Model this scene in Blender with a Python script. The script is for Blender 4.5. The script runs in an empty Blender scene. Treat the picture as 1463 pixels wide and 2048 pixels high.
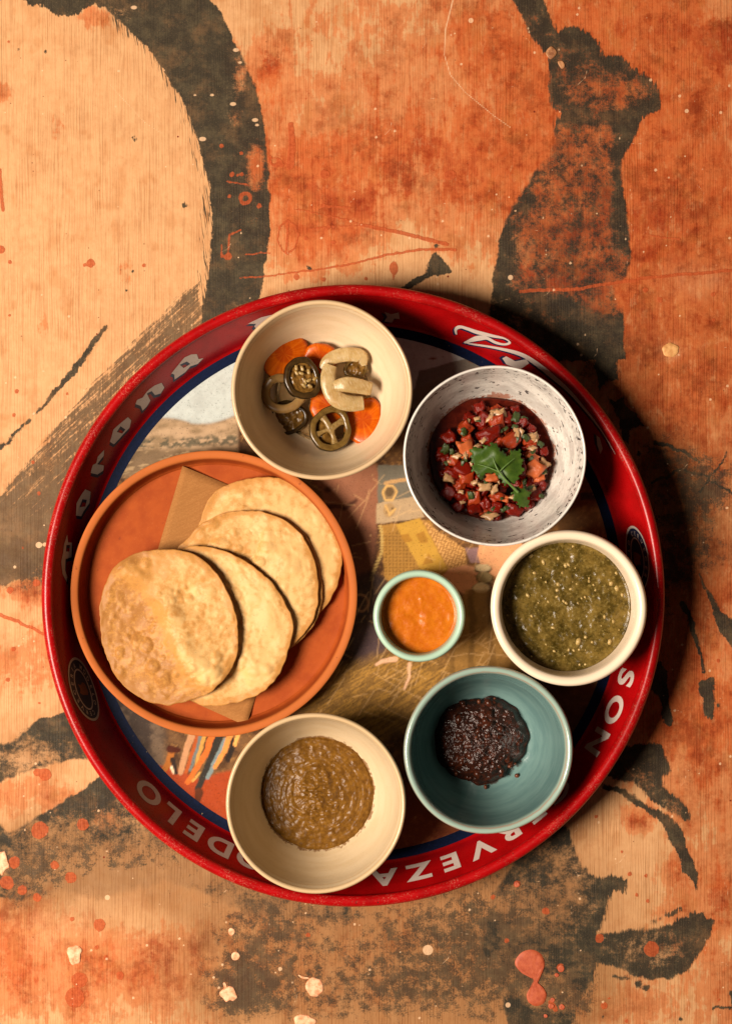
import bpy, bmesh, math, random
import numpy as np
from mathutils import Vector, Matrix, noise as mnoise
from mathutils.geometry import tessellate_polygon

SC = bpy.context.scene
COL = SC.collection
R = math.radians
S = 0.00028            # metres per photo pixel on the table
D = 1.1                # camera height above the table
CX, CY = 731.5, 1024.0

# ------------------------------------------------------------------ camera
cam = bpy.data.cameras.new('camera'); camo = bpy.data.objects.new('camera', cam); COL.objects.link(camo)
camo.location = (0, 0, D); camo.rotation_euler = (0, 0, 0)
cam.sensor_fit = 'VERTICAL'; cam.sensor_height = 24; cam.lens = 24 * D / (2048 * S)
cam.clip_start = 0.02; cam.clip_end = 20
SC.camera = camo
SC.render.resolution_x = 731; SC.render.resolution_y = 1024

# ------------------------------------------------------------------ light
w = bpy.data.worlds.new('World'); SC.world = w; w.use_nodes = True
bg = w.node_tree.nodes['Background']
bg.inputs[0].default_value = (1.0, 0.82, 0.68, 1); bg.inputs[1].default_value = 0.036
la = bpy.data.lights.new('window_light', 'AREA'); lo = bpy.data.objects.new('window_light', la); COL.objects.link(lo)
la.shape = 'DISK'; la.size = 0.62; la.energy = 57; la.color = (1.0, 0.86, 0.715)
lo.location = (-0.91, -0.22, 1.28)
lo.rotation_euler = (Vector((-0.05, -0.02, 0)) - Vector(lo.location)).to_track_quat('-Z', 'Y').to_euler()
SC.view_settings.view_transform = 'Standard'; SC.view_settings.look = 'None'
SC.view_settings.exposure = 0.0; SC.view_settings.gamma = 1.0

# ------------------------------------------------------------------ helpers
def P(px, py, z=0.0):
    k = 1 - z / D
    return Vector(((px - CX) * S * k, -(py - CY) * S * k, z))

def col(r, g, b, e=1.0):
    f = lambda c: ((c / 255 + 0.055) / 1.055) ** 2.4 if c > 10 else c / 255 / 12.92
    return (f(r) / e, f(g) / e, f(b) / e, 1.0)

rng = np.random.RandomState(7)
_T = rng.rand(16, 256, 256).astype(np.float32)
def vnoise(x, y, s=0):
    t = _T[s % 16]
    xi = np.floor(x); yi = np.floor(y); fx = x - xi; fy = y - yi
    xi = xi.astype(np.int64) & 255; yi = yi.astype(np.int64) & 255
    x1 = (xi + 1) & 255; y1 = (yi + 1) & 255
    fx = fx * fx * (3 - 2 * fx); fy = fy * fy * (3 - 2 * fy)
    return (t[xi, yi] * (1 - fx) + t[x1, yi] * fx) * (1 - fy) + (t[xi, y1] * (1 - fx) + t[x1, y1] * fx) * fy
def fbm(x, y, o=4, s=0, g=0.5):
    a = 1.0; tot = 0.0; v = 0.0
    for i in range(o):
        v = v + a * vnoise(x + 17.3 * i, y + 9.1 * i, s + i); tot += a; a *= g; x = x * 2.03; y = y * 2.03
    return v / tot
def sst(a, b, x):
    t = np.clip((x - a) / (b - a), 0, 1); return t * t * (3 - 2 * t)

def spline(pts, n=8, closed=False):
    pts = [np.array(p, float) for p in pts]; out = []; N = len(pts)
    rngi = range(N if closed else N - 1)
    for i in rngi:
        if closed:
            p0, p1, p2, p3 = pts[i - 1], pts[i], pts[(i + 1) % N], pts[(i + 2) % N]
        else:
            p0, p1, p2, p3 = pts[max(i - 1, 0)], pts[i], pts[i + 1], pts[min(i + 2, N - 1)]
        for k in range(n):
            t = k / n
            out.append(0.5 * ((2 * p1) + (p2 - p0) * t + (2 * p0 - 5 * p1 + 4 * p2 - p3) * t * t + (-p0 + 3 * p1 - 3 * p2 + p3) * t ** 3))
    if not closed: out.append(pts[-1])
    return out

def mesh(name, verts, faces, smooth=True):
    me = bpy.data.meshes.new(name)
    me.from_pydata([tuple(v) for v in verts], [], [tuple(f) for f in faces])
    if smooth: me.shade_smooth()
    me.update()
    return me
def obj(name, me, mat=None, parent=None, label=None, cat=None, group=None, kind=None, loc=None, rot=None):
    o = bpy.data.objects.new(name, me); COL.objects.link(o)
    if mat is not None and me is not None: 
        if not me.materials: me.materials.append(mat)
    if parent: o.parent = parent
    if loc is not None: o.location = loc
    if rot is not None: o.rotation_euler = rot
    for k, v in (('label', label), ('category', cat), ('group', group), ('kind', kind)):
        if v: o[k] = v
    return o
def thing(name, label, cat, loc=(0, 0, 0), rot=(0, 0, 0), group=None):
    return obj(name, None, None, None, label, cat, group, None, loc, rot)

def grid_mesh(name, V):
    """V: (n,m,3) array -> quad grid, fast"""
    n, m = V.shape[:2]
    me = bpy.data.meshes.new(name)
    me.vertices.add(n * m); me.vertices.foreach_set('co', V.reshape(-1).astype(np.float32))
    i = np.arange(n * m).reshape(n, m)
    q = np.stack([i[:-1, :-1], i[1:, :-1], i[1:, 1:], i[:-1, 1:]], -1).reshape(-1)
    nf = (n - 1) * (m - 1)
    me.loops.add(nf * 4); me.polygons.add(nf)
    me.loops.foreach_set('vertex_index', q.astype(np.int32))
    me.polygons.foreach_set('loop_start', np.arange(0, nf * 4, 4, dtype=np.int32))
    me.update(calc_edges=True); me.validate()
    me.shade_smooth()
    return me
def attr(me, name, arr, typ='FLOAT'):
    a = me.attributes.new(name, typ, 'POINT')
    key = {'FLOAT': 'value', 'FLOAT_COLOR': 'color', 'FLOAT_VECTOR': 'vector'}[typ]
    a.data.foreach_set(key, np.ascontiguousarray(arr, dtype=np.float32).reshape(-1))

def lathe(name, prof, seg=112, wob=0.0, seed=0, sub=5, cap=True):
    """prof: list of (r, z) metres from the outer bottom centre round to the inner centre"""
    pr = spline(prof, sub) if sub > 1 else [np.array(p) for p in prof]
    pr = [(max(p[0], 0.0), p[1]) for p in pr]
    rs = np.array([p[0] for p in pr]); zs = np.array([p[1] for p in pr])
    arc = np.concatenate([[0], np.cumsum(np.hypot(np.diff(rs), np.diff(zs)))])
    Rm = rs.max()
    th = np.linspace(0, 2 * np.pi, seg, endpoint=False)
    wv = 1 + wob * (np.sin(2 * th + seed) + 0.6 * np.sin(3 * th + 2.1 * seed) + 0.4 * np.sin(5 * th + seed * .7))
    X = np.outer(rs, np.cos(th) * wv); Y = np.outer(rs, np.sin(th) * wv)
    Z = np.repeat(zs[:, None], seg, 1) + (wob * 0.5 * Rm * np.sin(2 * th + 1 + seed))[None, :] * (zs / max(zs.max(), 1e-6))[:, None]
    V = np.stack([X, Y, Z], -1).reshape(-1, 3)
    n = len(pr); faces = []
    for i in range(n - 1):
        a = i * seg; b = a + seg
        for j in range(seg):
            k = (j + 1) % seg
            faces.append((a + j, a + k, b + k, b + j))
    me = mesh(name, V, faces)
    cyl = np.stack([np.repeat(Rm * np.cos(th)[None], n, 0), np.repeat(Rm * np.sin(th)[None], n, 0), np.repeat(arc[:, None], seg, 1)], -1) / S
    attr(me, 'cyl', cyl, 'FLOAT_VECTOR')
    return me

# ------------------------------------------------------------------ node helper
class Mat:
    def __init__(s, name):
        s.m = bpy.data.materials.new(name); s.m.use_nodes = True
        s.nt = s.m.node_tree; s.b = s.nt.nodes['Principled BSDF']; s.px_ = None
    def n(s, kind, ins=None, **props):
        nd = s.nt.nodes.new(kind)
        for k, v in props.items(): setattr(nd, k, v)
        for k, v in (ins or {}).items():
            if isinstance(v, bpy.types.NodeSocket): s.nt.links.new(v, nd.inputs[k])
            else: nd.inputs[k].default_value = v
        return nd
    def px(s):                                  # object space in photo pixels
        if s.px_ is None:
            tc = s.n('ShaderNodeTexCoord')
            s.px_ = s.n('ShaderNodeVectorMath', {0: tc.outputs['Object'], 1: (1 / S,) * 3}, operation='MULTIPLY').outputs[0]
        return s.px_
    def at(s, name, out='Fac'):
        return s.n('ShaderNodeAttribute', attribute_name=name).outputs[out]
    def map(s, v, scale=(1, 1, 1), rot=(0, 0, 0), loc=(0, 0, 0)):
        return s.n('ShaderNodeMapping', {'Vector': v, 'Scale': scale, 'Rotation': rot, 'Location': loc}).outputs[0]
    def rotmap(s, v, deg, scale): return s.map(s.map(v, (1, 1, 1), (0, 0, R(-deg))), scale)   # x of the result runs along deg
    def noise(s, v, sc, det=4, ro=0.55, dist=0.0, color=False):
        nd = s.n('ShaderNodeTexNoise', {'Vector': v, 'Scale': sc, 'Detail': det, 'Roughness': ro, 'Distortion': dist})
        return nd.outputs[1 if color else 0]
    def vor(s, v, sc, rnd=1.0, feat='F1', out=0):
        return s.n('ShaderNodeTexVoronoi', {'Vector': v, 'Scale': sc, 'Randomness': rnd}, feature=feat).outputs[out]
    def ma(s, op, a, b=0.0, c=0.0, clamp=False):
        return s.n('ShaderNodeMath', {0: a, 1: b, 2: c}, operation=op, use_clamp=clamp).outputs[0]
    def mr(s, v, a, b, c=0.0, d=1.0, smooth=True):
        return s.n('ShaderNodeMapRange', {0: v, 1: a, 2: b, 3: c, 4: d}, interpolation_type='SMOOTHSTEP' if smooth else 'LINEAR').outputs[0]
    def mix(s, f, a, b, blend='MIX'):
        nd = s.n('ShaderNodeMix', data_type='RGBA', blend_type=blend)
        for k, v in ((0, f), (6, a), (7, b)):
            if isinstance(v, bpy.types.NodeSocket): s.nt.links.new(v, nd.inputs[k])
            else: nd.inputs[k].default_value = v
        return nd.outputs[2]
    def xyz(s, v): return s.n('ShaderNodeSeparateXYZ', {0: v}).outputs
    def bump(s, h, st=0.3, dist=0.0005, nrm=None):
        ins = {'Height': h, 'Strength': st, 'Distance': dist}
        if nrm is not None: ins['Normal'] = nrm
        return s.n('ShaderNodeBump', ins).outputs[0]
    def set(s, **k):
        for a, v in k.items():
            nm = {'base': 'Base Color', 'rough': 'Roughness', 'spec': 'Specular IOR Level', 'coat': 'Coat Weight', 'coatr': 'Coat Roughness',
                  'sss': 'Subsurface Weight', 'sssr': 'Subsurface Radius', 'ssss': 'Subsurface Scale', 'trans': 'Transmission Weight',
                  'metal': 'Metallic', 'normal': 'Normal', 'ior': 'IOR', 'alpha': 'Alpha', 'tint': 'Specular Tint'}[a]
            if isinstance(v, bpy.types.NodeSocket): s.nt.links.new(v, s.b.inputs[nm])
            else: s.b.inputs[nm].default_value = v
        return s.m

# ------------------------------------------------------------------ paint layers computed on a vertex grid
class Layer:
    def __init__(s, X, Y, lim=40.0):
        s.X, s.Y, s.lim = X, Y, lim; s.a = np.full(X.shape, -lim, np.float32)
        s.x1 = X[0, :] if X[0, 0] != X[0, -1] else X[:, 0]
    def box(s, x0, y0, x1, y1):
        m = s.lim
        return np.nonzero((s.X > x0 - m) & (s.X < x1 + m) & (s.Y > y0 - m) & (s.Y < y1 + m))
    def poly_sdf(s, pts, ii):
        x = s.X[ii]; y = s.Y[ii]; d2 = np.full(x.shape, 1e9); ins = np.zeros(x.shape, bool)
        n = len(pts)
        for i in range(n):
            ax, ay = pts[i]; bx, by = pts[(i + 1) % n]
            ex, ey = bx - ax, by - ay; L = ex * ex + ey * ey + 1e-9
            t = np.clip(((x - ax) * ex + (y - ay) * ey) / L, 0, 1)
            d2 = np.minimum(d2, (x - ax - t * ex) ** 2 + (y - ay - t * ey) ** 2)
            if ay != by:
                c = ((ay > y) != (by > y)) & (x < ex * (y - ay) / (by - ay) + ax); ins ^= c
        d = np.sqrt(d2); return np.where(ins, d, -d)
    def poly(s, pts, smooth=0, sub=False):
        if smooth: pts = [tuple(p) for p in spline(pts, smooth, True)]
        xs = [p[0] for p in pts]; ys = [p[1] for p in pts]
        ii = s.box(min(xs), min(ys), max(xs), max(ys)); v = np.clip(s.poly_sdf(pts, ii), -s.lim, s.lim)
        s.a[ii] = np.minimum(s.a[ii], -v) if sub else np.maximum(s.a[ii], v)
        return s
    def disc(s, x, y, r, ry=None, sub=False):
        ry = ry or r; ii = s.box(x - r, y - ry, x + r, y + ry)
        v = (1 - np.sqrt(((s.X[ii] - x) / r) ** 2 + ((s.Y[ii] - y) / ry) ** 2)) * min(r, ry)
        s.a[ii] = np.minimum(s.a[ii], -v) if sub else np.maximum(s.a[ii], v); return s
    def line(s, pts, w0, w1=None):
        w1 = w0 if w1 is None else w1; n = len(pts) - 1
        for i in range(n):
            ax, ay = pts[i]; bx, by = pts[i + 1]
            ii = s.box(min(ax, bx) - 3, min(ay, by) - 3, max(ax, bx) + 3, max(ay, by) + 3); x = s.X[ii]; y = s.Y[ii]
            ex, ey = bx - ax, by - ay; L = ex * ex + ey * ey + 1e-9
            t = np.clip(((x - ax) * ex + (y - ay) * ey) / L, 0, 1)
            wd = w0 + (w1 - w0) * (i + t) / n
            s.a[ii] = np.maximum(s.a[ii], wd - np.hypot(x - ax - t * ex, y - ay - t * ey))
        return s
def blobs(X, Y, L):
    v = np.zeros(X.shape)
    for cx, cy, rx, ry, st in L:
        v = v + st * np.exp(-(((X - cx) / rx) ** 2 + ((Y - cy) / ry) ** 2))
    return v
def lerp(a, b, t): return a + (np.asarray(b)[:3] - a) * t[..., None]

# ================================================================== TABLE TOP
xs = np.concatenate([np.linspace(-900, -60, 22), np.arange(-40, 1506, 3.0), np.linspace(1520, 2400, 22)])
ys = np.concatenate([np.linspace(-900, -60, 22), np.arange(-40, 2092, 3.0), np.linspace(2110, 3000, 22)])
GX, GY = np.meshgrid(xs, ys, indexing='ij')
wx = GX + 9 * (fbm(GX / 40, GY / 40, 3, 1) - .5) + 6 * (fbm(GX / 9, GY / 14, 2, 2) - .5)
wy = GY + 9 * (fbm(GX / 40, GY / 40, 3, 4) - .5) + 9 * (fbm(GX / 9, GY / 14, 2, 5) - .5)

ch = Layer(wx, wy)                                             # charcoal paint
ch.poly([(421, 0), (436, 19), (452, 46), (469, 82), (482, 111), (501, 153), (515, 191), (524, 237), (532, 283), (539, 345), (540, 402), (540, 459), (534, 517), (528, 547), (519, 593), (490, 660), (400, 680), (405, 605), (417, 555), (421, 498), (424, 440), (420, 383), (414, 345), (403, 302), (389, 260), (370, 214), (351, 180), (328, 145), (305, 111), (292, 88), (266, 69), (236, 42), (214, 23), (190, 6), (168, 15), (157, 29), (136, 36), (126, 33), (107, 29), (96, 19), (82, 10), (65, 12), (46, 0), (30, -60), (410, -60)])
ch.poly([(214, 649), (213, 662), (203, 677), (155, 741), (129, 770), (94, 806), (69, 829), (67, 826), (84, 805), (119, 765), (155, 722), (190, 672)])
for x, y, a, b in ((58, 843, 7, 4), (45, 855, 5, 4), (32, 867, 8, 4), (19, 881, 5, 4), (3, 891, 7, 5)): ch.line([(x - a * .6, y + a * .6), (x + a * .6, y - a * .6)], b * .8)
# lower left
ch.poly([(140, 1418), (124, 1424), (75, 1440), (41, 1473), (-60, 1510), (-60, 1570), (0, 1565), (25, 1552), (62, 1540), (108, 1527), (162, 1519), (230, 1530), (210, 1440)])
ch.poly([(300, 1540), (230, 1545), (186, 1565), (137, 1598), (70, 1635), (17, 1668), (0, 1647), (-60, 1640), (-60, 1790), (40, 1800), (130, 1780), (200, 1800), (330, 1760), (420, 1790), (500, 1830), (700, 1840), (700, 1700)])
# top right figure
ch.poly([(1022, 0), (1043, 31), (1060, 69), (1077, 89), (1091, 113), (1098, 138), (1099, 172), (1098, 206), (1108, 220), (1122, 230), (1108, 241), (1106, 261), (1111, 285), (1098, 309), (1063, 351), (1036, 395), (1012, 440), (994, 488), (988, 530), (984, 585), (977, 629), (970, 720), (1250, 720), (1245, 629), (1232, 612), (1221, 571), (1245, 557), (1259, 530), (1259, 481), (1252, 413), (1242, 378), (1242, 337), (1252, 299), (1273, 265), (1280, 234), (1318, 222), (1321, 193), (1314, 172), (1297, 151), (1269, 134), (1245, 113), (1221, 107), (1206, 113), (1197, 83), (1180, 65), (1153, 53), (1125, 52), (1115, 62), (1098, 28), (1091, 0), (1080, -60), (1000, -60)])
ch.poly([(874, 501), (882, 513), (893, 524), (903, 542), (886, 551), (863, 551), (847, 563), (821, 578), (801, 576), (824, 559), (851, 547), (859, 524), (867, 505)]); ch.disc(872, 491, 4)
ch.disc(619, 534, 5, 4)
# right of the tray
ch.poly([(1215, 792), (1232, 806), (1247, 794), (1251, 810), (1288, 851), (1270, 854), (1256, 863), (1258, 890), (1242, 877), (1238, 835), (1224, 812)])
ch.poly([(1224, 684), (1233, 721), (1235, 762), (1210, 762), (1199, 782), (1187, 744), (1192, 707)])
ch.poly([(1242, 612), (1238, 632), (1200, 650), (1190, 640), (1215, 622)])
ch.poly([(1320, 1322), (1334, 1345), (1334, 1386), (1343, 1446), (1334, 1455), (1323, 1446), (1316, 1395), (1300, 1381), (1290, 1340)])
ch.poly([(1394, 1363), (1410, 1360), (1426, 1352), (1428, 1368), (1424, 1386), (1428, 1432), (1417, 1439), (1407, 1432), (1405, 1400), (1394, 1377)])
ch.poly([(1394, 1147), (1421, 1212), (1435, 1262), (1470, 1305), (1470, 1240), (1440, 1225), (1421, 1192), (1402, 1155)])
ch.line([(1362, 1210), (1375, 1230), (1390, 1280), (1408, 1345)], 6, 2.5); ch.line([(1395, 985), (1440, 925), (1452, 905)], 3, 2)
ch.line([(1300, 965), (1360, 940), (1410, 955), (1463, 990)], 3, 3); ch.line([(1310, 885), (1370, 905), (1400, 925)], 5, 3)
ch.disc(1276, 905, 4, 6); ch.disc(1279, 887, 3); ch.disc(1434, 1412, 3, 4)
# bottom right
ch.poly([(1080, 1640), (1133, 1653), (1149, 1700), (1165, 1735), (1184, 1751), (1206, 1757), (1221, 1750), (1250, 1761), (1253, 1777), (1250, 1789), (1228, 1783), (1218, 1808), (1206, 1843), (1193, 1865), (1234, 1865), (1269, 1856), (1286, 1854), (1291, 1862), (1332, 1852), (1370, 1833), (1386, 1821), (1408, 1827), (1424, 1840), (1421, 1871), (1408, 1897), (1389, 1919), (1373, 1941), (1335, 1957), (1304, 1960), (1269, 1951), (1234, 1935), (1193, 1925), (1190, 1938), (1183, 1970), (1158, 2001), (1139, 2060), (1020, 2060), (1000, 1980), (960, 1900), (990, 1780)])
ch.poly([(1220, 1500), (1253, 1492), (1285, 1485), (1320, 1492), (1329, 1514), (1342, 1536), (1326, 1552), (1329, 1574), (1348, 1590), (1370, 1609), (1380, 1634), (1373, 1647), (1345, 1628), (1304, 1602), (1291, 1587), (1272, 1568), (1234, 1558), (1200, 1545)])
ch.poly([(1206, 1564), (1240, 1577), (1272, 1593), (1301, 1615), (1332, 1628), (1358, 1656), (1373, 1682), (1370, 1691), (1383, 1716), (1392, 1745), (1389, 1777), (1377, 1751), (1364, 1742), (1358, 1713), (1342, 1691), (1332, 1669), (1320, 1644), (1285, 1618), (1253, 1596), (1206, 1575)])
ch.line([(1336, 1832), (1358, 1819)], 5, 4); ch.disc(1307, 1846, 7, 6); ch.disc(1321, 1838, 3)
ch.line([(1426, 2015), (1463, 2015)], 2.5); ch.poly([(1459, 1982), (1480, 1982), (1480, 2040), (1466, 2035), (1459, 2010)])
ch.disc(1275, 1968, 6, 8); ch.disc(1290, 1976, 7, 6); ch.line([(1226, 1953), (1255, 1958)], 4, 3); ch.disc(1205, 2033, 3); ch.disc(1363, 2040, 4)
for x, y, r in ((268, 274, 3.5), (368, 409, 5), (252, 580, 2.5), (267, 542, 2.5), (36, 100, 2.5), (90, 104, 3)): ch.disc(x, y, r)
charcoal = ch.a
# places where orange wore the charcoal away
wear = blobs(GX, GY, [(1165, 320, 60, 50, .7), (1150, 265, 32, 20, .5), (1130, 350, 55, 45, .7), (1160, 480, 80, 70, .42), (1080, 500, 50, 45, .7), (1200, 400, 22, 40, .45), (1110, 560, 90, 30, .45), (1220, 600, 50, 40, .6), (1250, 190, 50, 24, .55), (1205, 270, 22, 40, .4), (1110, 430, 50, 50, .35), (1110, 650, 90, 40, .15), (1130, 100, 60, 60, .15), (1125, 430, 130, 150, .20), (1240, 160, 80, 60, .3), (1150, 180, 70, 70, .30), (1060, 60, 40, 60, .26), (1000, 620, 60, 60, .16), (1250, 540, 40, 40, .2), (1020, 420, 30, 50, .2), (1190, 560, 60, 60, .2), (1060, 640, 80, 40, .12), (512, 330, 20, 50, .85), (480, 160, 22, 50, .5), (470, 240, 18, 34, .35), (240, 25, 35, 18, .4), (500, 420, 30, 80, .15), (480, 620, 60, 30, .3)])
wear = wear + blobs(GX, GY, [(150, 1760, 200, 70, .62), (360, 1740, 170, 70, .62), (80, 1660, 80, 40, .4), (250, 1620, 100, 50, .38), (1080, 1830, 90, 70, .40), (1120, 1990, 60, 50, .62), (60, 1520, 80, 40, .45), (200, 1480, 60, 50, .3), (1010, 1950, 90, 80, .55), (600, 1820, 170, 60, .6), (1000, 1800, 70, 50, .5), (1300, 1900, 110, 60, .42), (1150, 1760, 60, 80, .35), (1290, 1560, 60, 50, .35), (1350, 1620, 30, 40, .3), (60, 1500, 100, 60, .2), (1080, 1700, 80, 50, .35), (200, 1740, 250, 90, .2)])
wear = np.clip(wear, 0, 1); wear = np.where((GX > 900) & (GY < 740), np.minimum(wear, .50), wear)
# grime: mottled density
grime = np.clip(blobs(GX, GY, [(250, 1700, 230, 70, .5), (540, 1850, 140, 120, .54), (480, 1980, 70, 80, .42), (830, 1870, 160, 140, .48), (1040, 1880, 130, 160, .56), (700, 2000, 330, 70, .36), (1150, 1990, 60, 80, .4), (60, 1130, 110, 60, .62), (90, 1480, 100, 40, .35), (50, 1750, 90, 80, .45), (1370, 1000, 110, 90, .5), (1400, 1120, 90, 60, .4), (1060, 430, 60, 70, .25), (1180, 560, 90, 60, .3), (1100, 650, 120, 50, .6), (1200, 740, 70, 80, .45), (1330, 900, 70, 60, .35), (1330, 1180, 40, 90, .45), (1430, 960, 50, 60, .3)]), 0, .8)
# dry brushing, running diagonally at the left
db = Layer(GX, GY, 60)
db.poly([(400, 560), (364, 583), (297, 645), (181, 767), (135, 822), (87, 877), (48, 925), (0, 983), (-60, 1050), (-60, 1190), (60, 1160), (150, 1060), (420, 660)])
dry = sst(-8, 14, db.a + 10 * (fbm(GX / 12, GY / 12, 3, 3) - .5)) * (.62 + .35 * sst(900, 1120, GY) + .16 * sst(-200, 60, db.a - 60))
edge = Layer(GX, GY, 60)                                        # streaky inner edge of the arc
edge.line([(232, 36), (300, 100), (350, 178), (390, 262), (412, 345), (419, 440), (416, 520), (405, 600)], 15)
edgev = sst(-10, 8, edge.a) * .5

rl = Layer(GX + .35 * (wx - GX), GY + .35 * (wy - GY))                                             # rust red drips and splashes
rl.line([(480, 557), (560, 549), (694, 530), (771, 509), (863, 498), (910, 499)], 1.8, 3)
rl.line([(587, 417), (694, 440), (725, 450)], 1.5, 2); rl.line([(725, 450), (805, 467), (893, 488)], 4, 4)
rl.line([(645, 411), (665, 413), (702, 415)], 4, 2); rl.line([(620, 458), (655, 454), (720, 451)], 2, 1.2); rl.disc(656, 455, 5)
rl.line([(575, 440), (560, 455), (555, 480), (565, 500), (575, 508), (590, 495), (597, 470), (590, 450), (575, 440)], 2); rl.line([(576, 445), (573, 500)], 2.5)
rl.line([(540, 315), (550, 322), (565, 330)], 4); rl.disc(552, 324, 14, 10); rl.disc(548, 322, 5, sub=True)
rl.line([(582, 250), (585, 290), (580, 330)], 6, 8); rl.disc(611, 478, 5); rl.disc(667, 485, 6, 4); rl.disc(592, 554, 6); rl.disc(647, 558, 5); rl.disc(732, 559, 4); rl.disc(787, 536, 9, 14); rl.line([(787, 520), (785, 560)], 2)
rl.disc(650, 348, 10, 9); rl.disc(900, 350, 12, 10)
rl.line([(1040, 582), (1150, 578), (1300, 555), (1463, 540)], 3.5); rl.line([(1300, 470), (1360, 480)], 2)
for x, y, r in ((490, 397, 14), (458, 393, 4), (518, 412, 5), (443, 292, 5), (482, 307, 4), (464, 349, 5), (484, 348, 4), (476, 349, 3), (456, 513, 8), (446, 512, 4), (182, 526, 9), (170, 531, 4), (289, 531, 4), (2, 500, 8), (20, 525, 4), (17, 84, 3), (20, 630, 3), (35, 782, 5), (29, 830, 4), (135, 788, 3), (67, 925, 4), (74, 1165, 8), (20, 1180, 7), (78, 988, 4), (45, 1095, 3)): rl.disc(x, y, r)
rl.disc(490, 397, 6, sub=True)
rl.line([(454, 363), (495, 369), (500, 372)], 2); rl.line([(482, 460), (458, 470), (455, 510)], 2); rl.line([(443, 490), (443, 515)], 1.8); rl.line([(490, 510), (530, 505), (540, 507)], 1.6)
rl.line([(0, 340), (4, 390), (7, 420)], 3.5); rl.disc(7, 420, 4)
rl.line([(-20, 1222), (40, 1245), (90, 1268)], 4, 3)
for x, y, r in ((80, 1661, 17), (166, 1650, 12), (110, 1730, 9), (45, 1780, 10), (142, 1755, 12), (75, 1795, 9), (15, 1765, 14), (29, 1725, 12), (15, 1360, 5), (27, 1298, 5), (79, 1406, 3), (195, 1895, 5), (213, 1916, 5), (240, 1952, 8), (145, 1837, 5), (150, 1995, 20), (160, 1960, 16), (200, 1850, 12), (90, 1549, 13), (75, 1545, 8), (616, 1870, 5), (985, 1795, 5), (1033, 1768, 7), (1090, 1822, 8), (1120, 1935, 8), (1112, 1950, 4), (1012, 1882, 5), (1302, 1898, 16), (1198, 1875, 9), (1258, 1748, 5), (1290, 1752, 4), (1272, 1790, 4), (1294, 1801, 4), (1191, 1633, 4), (1207, 2012, 7), (1217, 1997, 3), (1252, 2042, 4), (1242, 1703, 3), (1300, 1060, 4), (1437, 2000, 3), (1435, 1322, 4), (1426, 640, 4), (1425, 588, 5), (1318, 600, 6), (1290, 580, 6)): rl.disc(x, y, r)
rl.line([(1100, 2005), (1110, 2020)], 5)
rust = rl.a

rk = random.Random(21); flk = Layer(GX, GY, 12)
for _ in range(330):
    x, y = rk.uniform(0, 1463), rk.uniform(0, 2048)
    if x < 420 and y < 620 and rk.random() < .8: continue
    flk.disc(x, y, rk.choice((1.4, 1.6, 2.0, 2.6)))
for _ in range(90):
    x, y = rk.uniform(430, 1463), rk.uniform(0, 2048); a = rk.uniform(0, 3.14); L_ = rk.uniform(8, 50)
    flk.line([(x, y), (x + L_ * .5 * math.cos(a), y + L_ * .5 * math.sin(a)), (x + L_ * math.cos(a + .3), y + L_ * math.sin(a + .3))], .5, .2)
flk.line([(905, 0), (890, 60), (888, 110), (900, 150), (930, 185), (985, 230), (1020, 255)], 1.3, .9); flk.line([(220, 170), (290, 245), (325, 268)], .8, .5)
for x, y, r in ((472, 100, 6), (480, 125, 4), (466, 208, 6), (510, 240, 6), (514, 250, 4), (405, 278, 7), (424, 190, 4), (390, 190, 3), (268, 15, 6), (245, 1107, 5)): flk.disc(x, y, r, r * .6)
for x, y, r in ((78, 1090, 6), (90, 1089, 4), (30, 1134, 3), (941, 41, 5), (1372, 222, 4), (1358, 192, 3), (1310, 340, 3), (1440, 225, 3), (1300, 160, 3), (1020, 555, 5), (520, 1700, 4), (215, 1795, 5), (855, 1900, 10), (770, 1795, 5), (1015, 2010, 5), (560, 1938, 4)): flk.disc(x, y, r)
wash = np.zeros(GX.shape + (3,)); walpha = np.zeros(GX.shape)
def over(c_, a):
    global wash, walpha
    wash = wash * (1 - a[..., None]) + np.array(c_[:3]) * a[..., None]; walpha = walpha * (1 - a) + a
og = blobs(GX, GY, [(760, 120, 330, 170, .30), (950, 60, 120, 170, .42), (850, 340, 300, 150, .75), (620, 420, 130, 150, .75), (1230, 40, 260, 120, .62), (1350, 300, 210, 330, .95), (1380, 750, 170, 330, .9), (1300, 1250, 190, 250, .8), (1440, 1450, 120, 150, .45), (1420, 1750, 130, 280, .52), (1150, 420, 170, 300, .85), (60, 1330, 130, 110, .42), (100, 1600, 180, 60, .42), (150, 1950, 330, 130, .55), (60, 1850, 80, 120, .4), (700, 1920, 350, 140, .42), (1300, 2010, 170, 70, .42), (495, 250, 60, 260, .35), (190, 40, 36, 30, .6), (250, 550, 30, 40, .4), (120, 250, 30, 40, .25), (5, 190, 30, 40, .4), (90, 650, 22, 40, .32), (170, 640, 30, 40, .34), (700, 20, 120, 40, .3), (560, 130, 50, 90, .3), (60, 1180, 70, 30, .8), (300, 1650, 160, 80, .25), (1270, 1640, 40, 30, .5), (1350, 1740, 30, 40, .45)])
fn = fbm(GX / 90, GY / 120, 5, 9, .6); fn2 = fbm(GX / 22, GY / 46, 4, 10, .6)
oraw = og + (fn - .5) * .85 * np.clip(og * 3, 0, 1) + (fn2 - .5) * .45 * np.clip(og * 3, 0, 1)
wo = sst(.18, .80, og + (fn - .5) * .85 * np.clip(og * 3, 0, 1) + (fn2 - .5) * .45 * np.clip(og * 3, 0, 1))
spots = sst(.60, .78, fbm(GX / 34, GY / 44, 3, 12, .55)) * .28 + sst(.56, .74, fbm(GX / 15, GY / 26, 3, 3, .55)) * .12
over(col(170, 104, 50), spots * 1.1)
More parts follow.
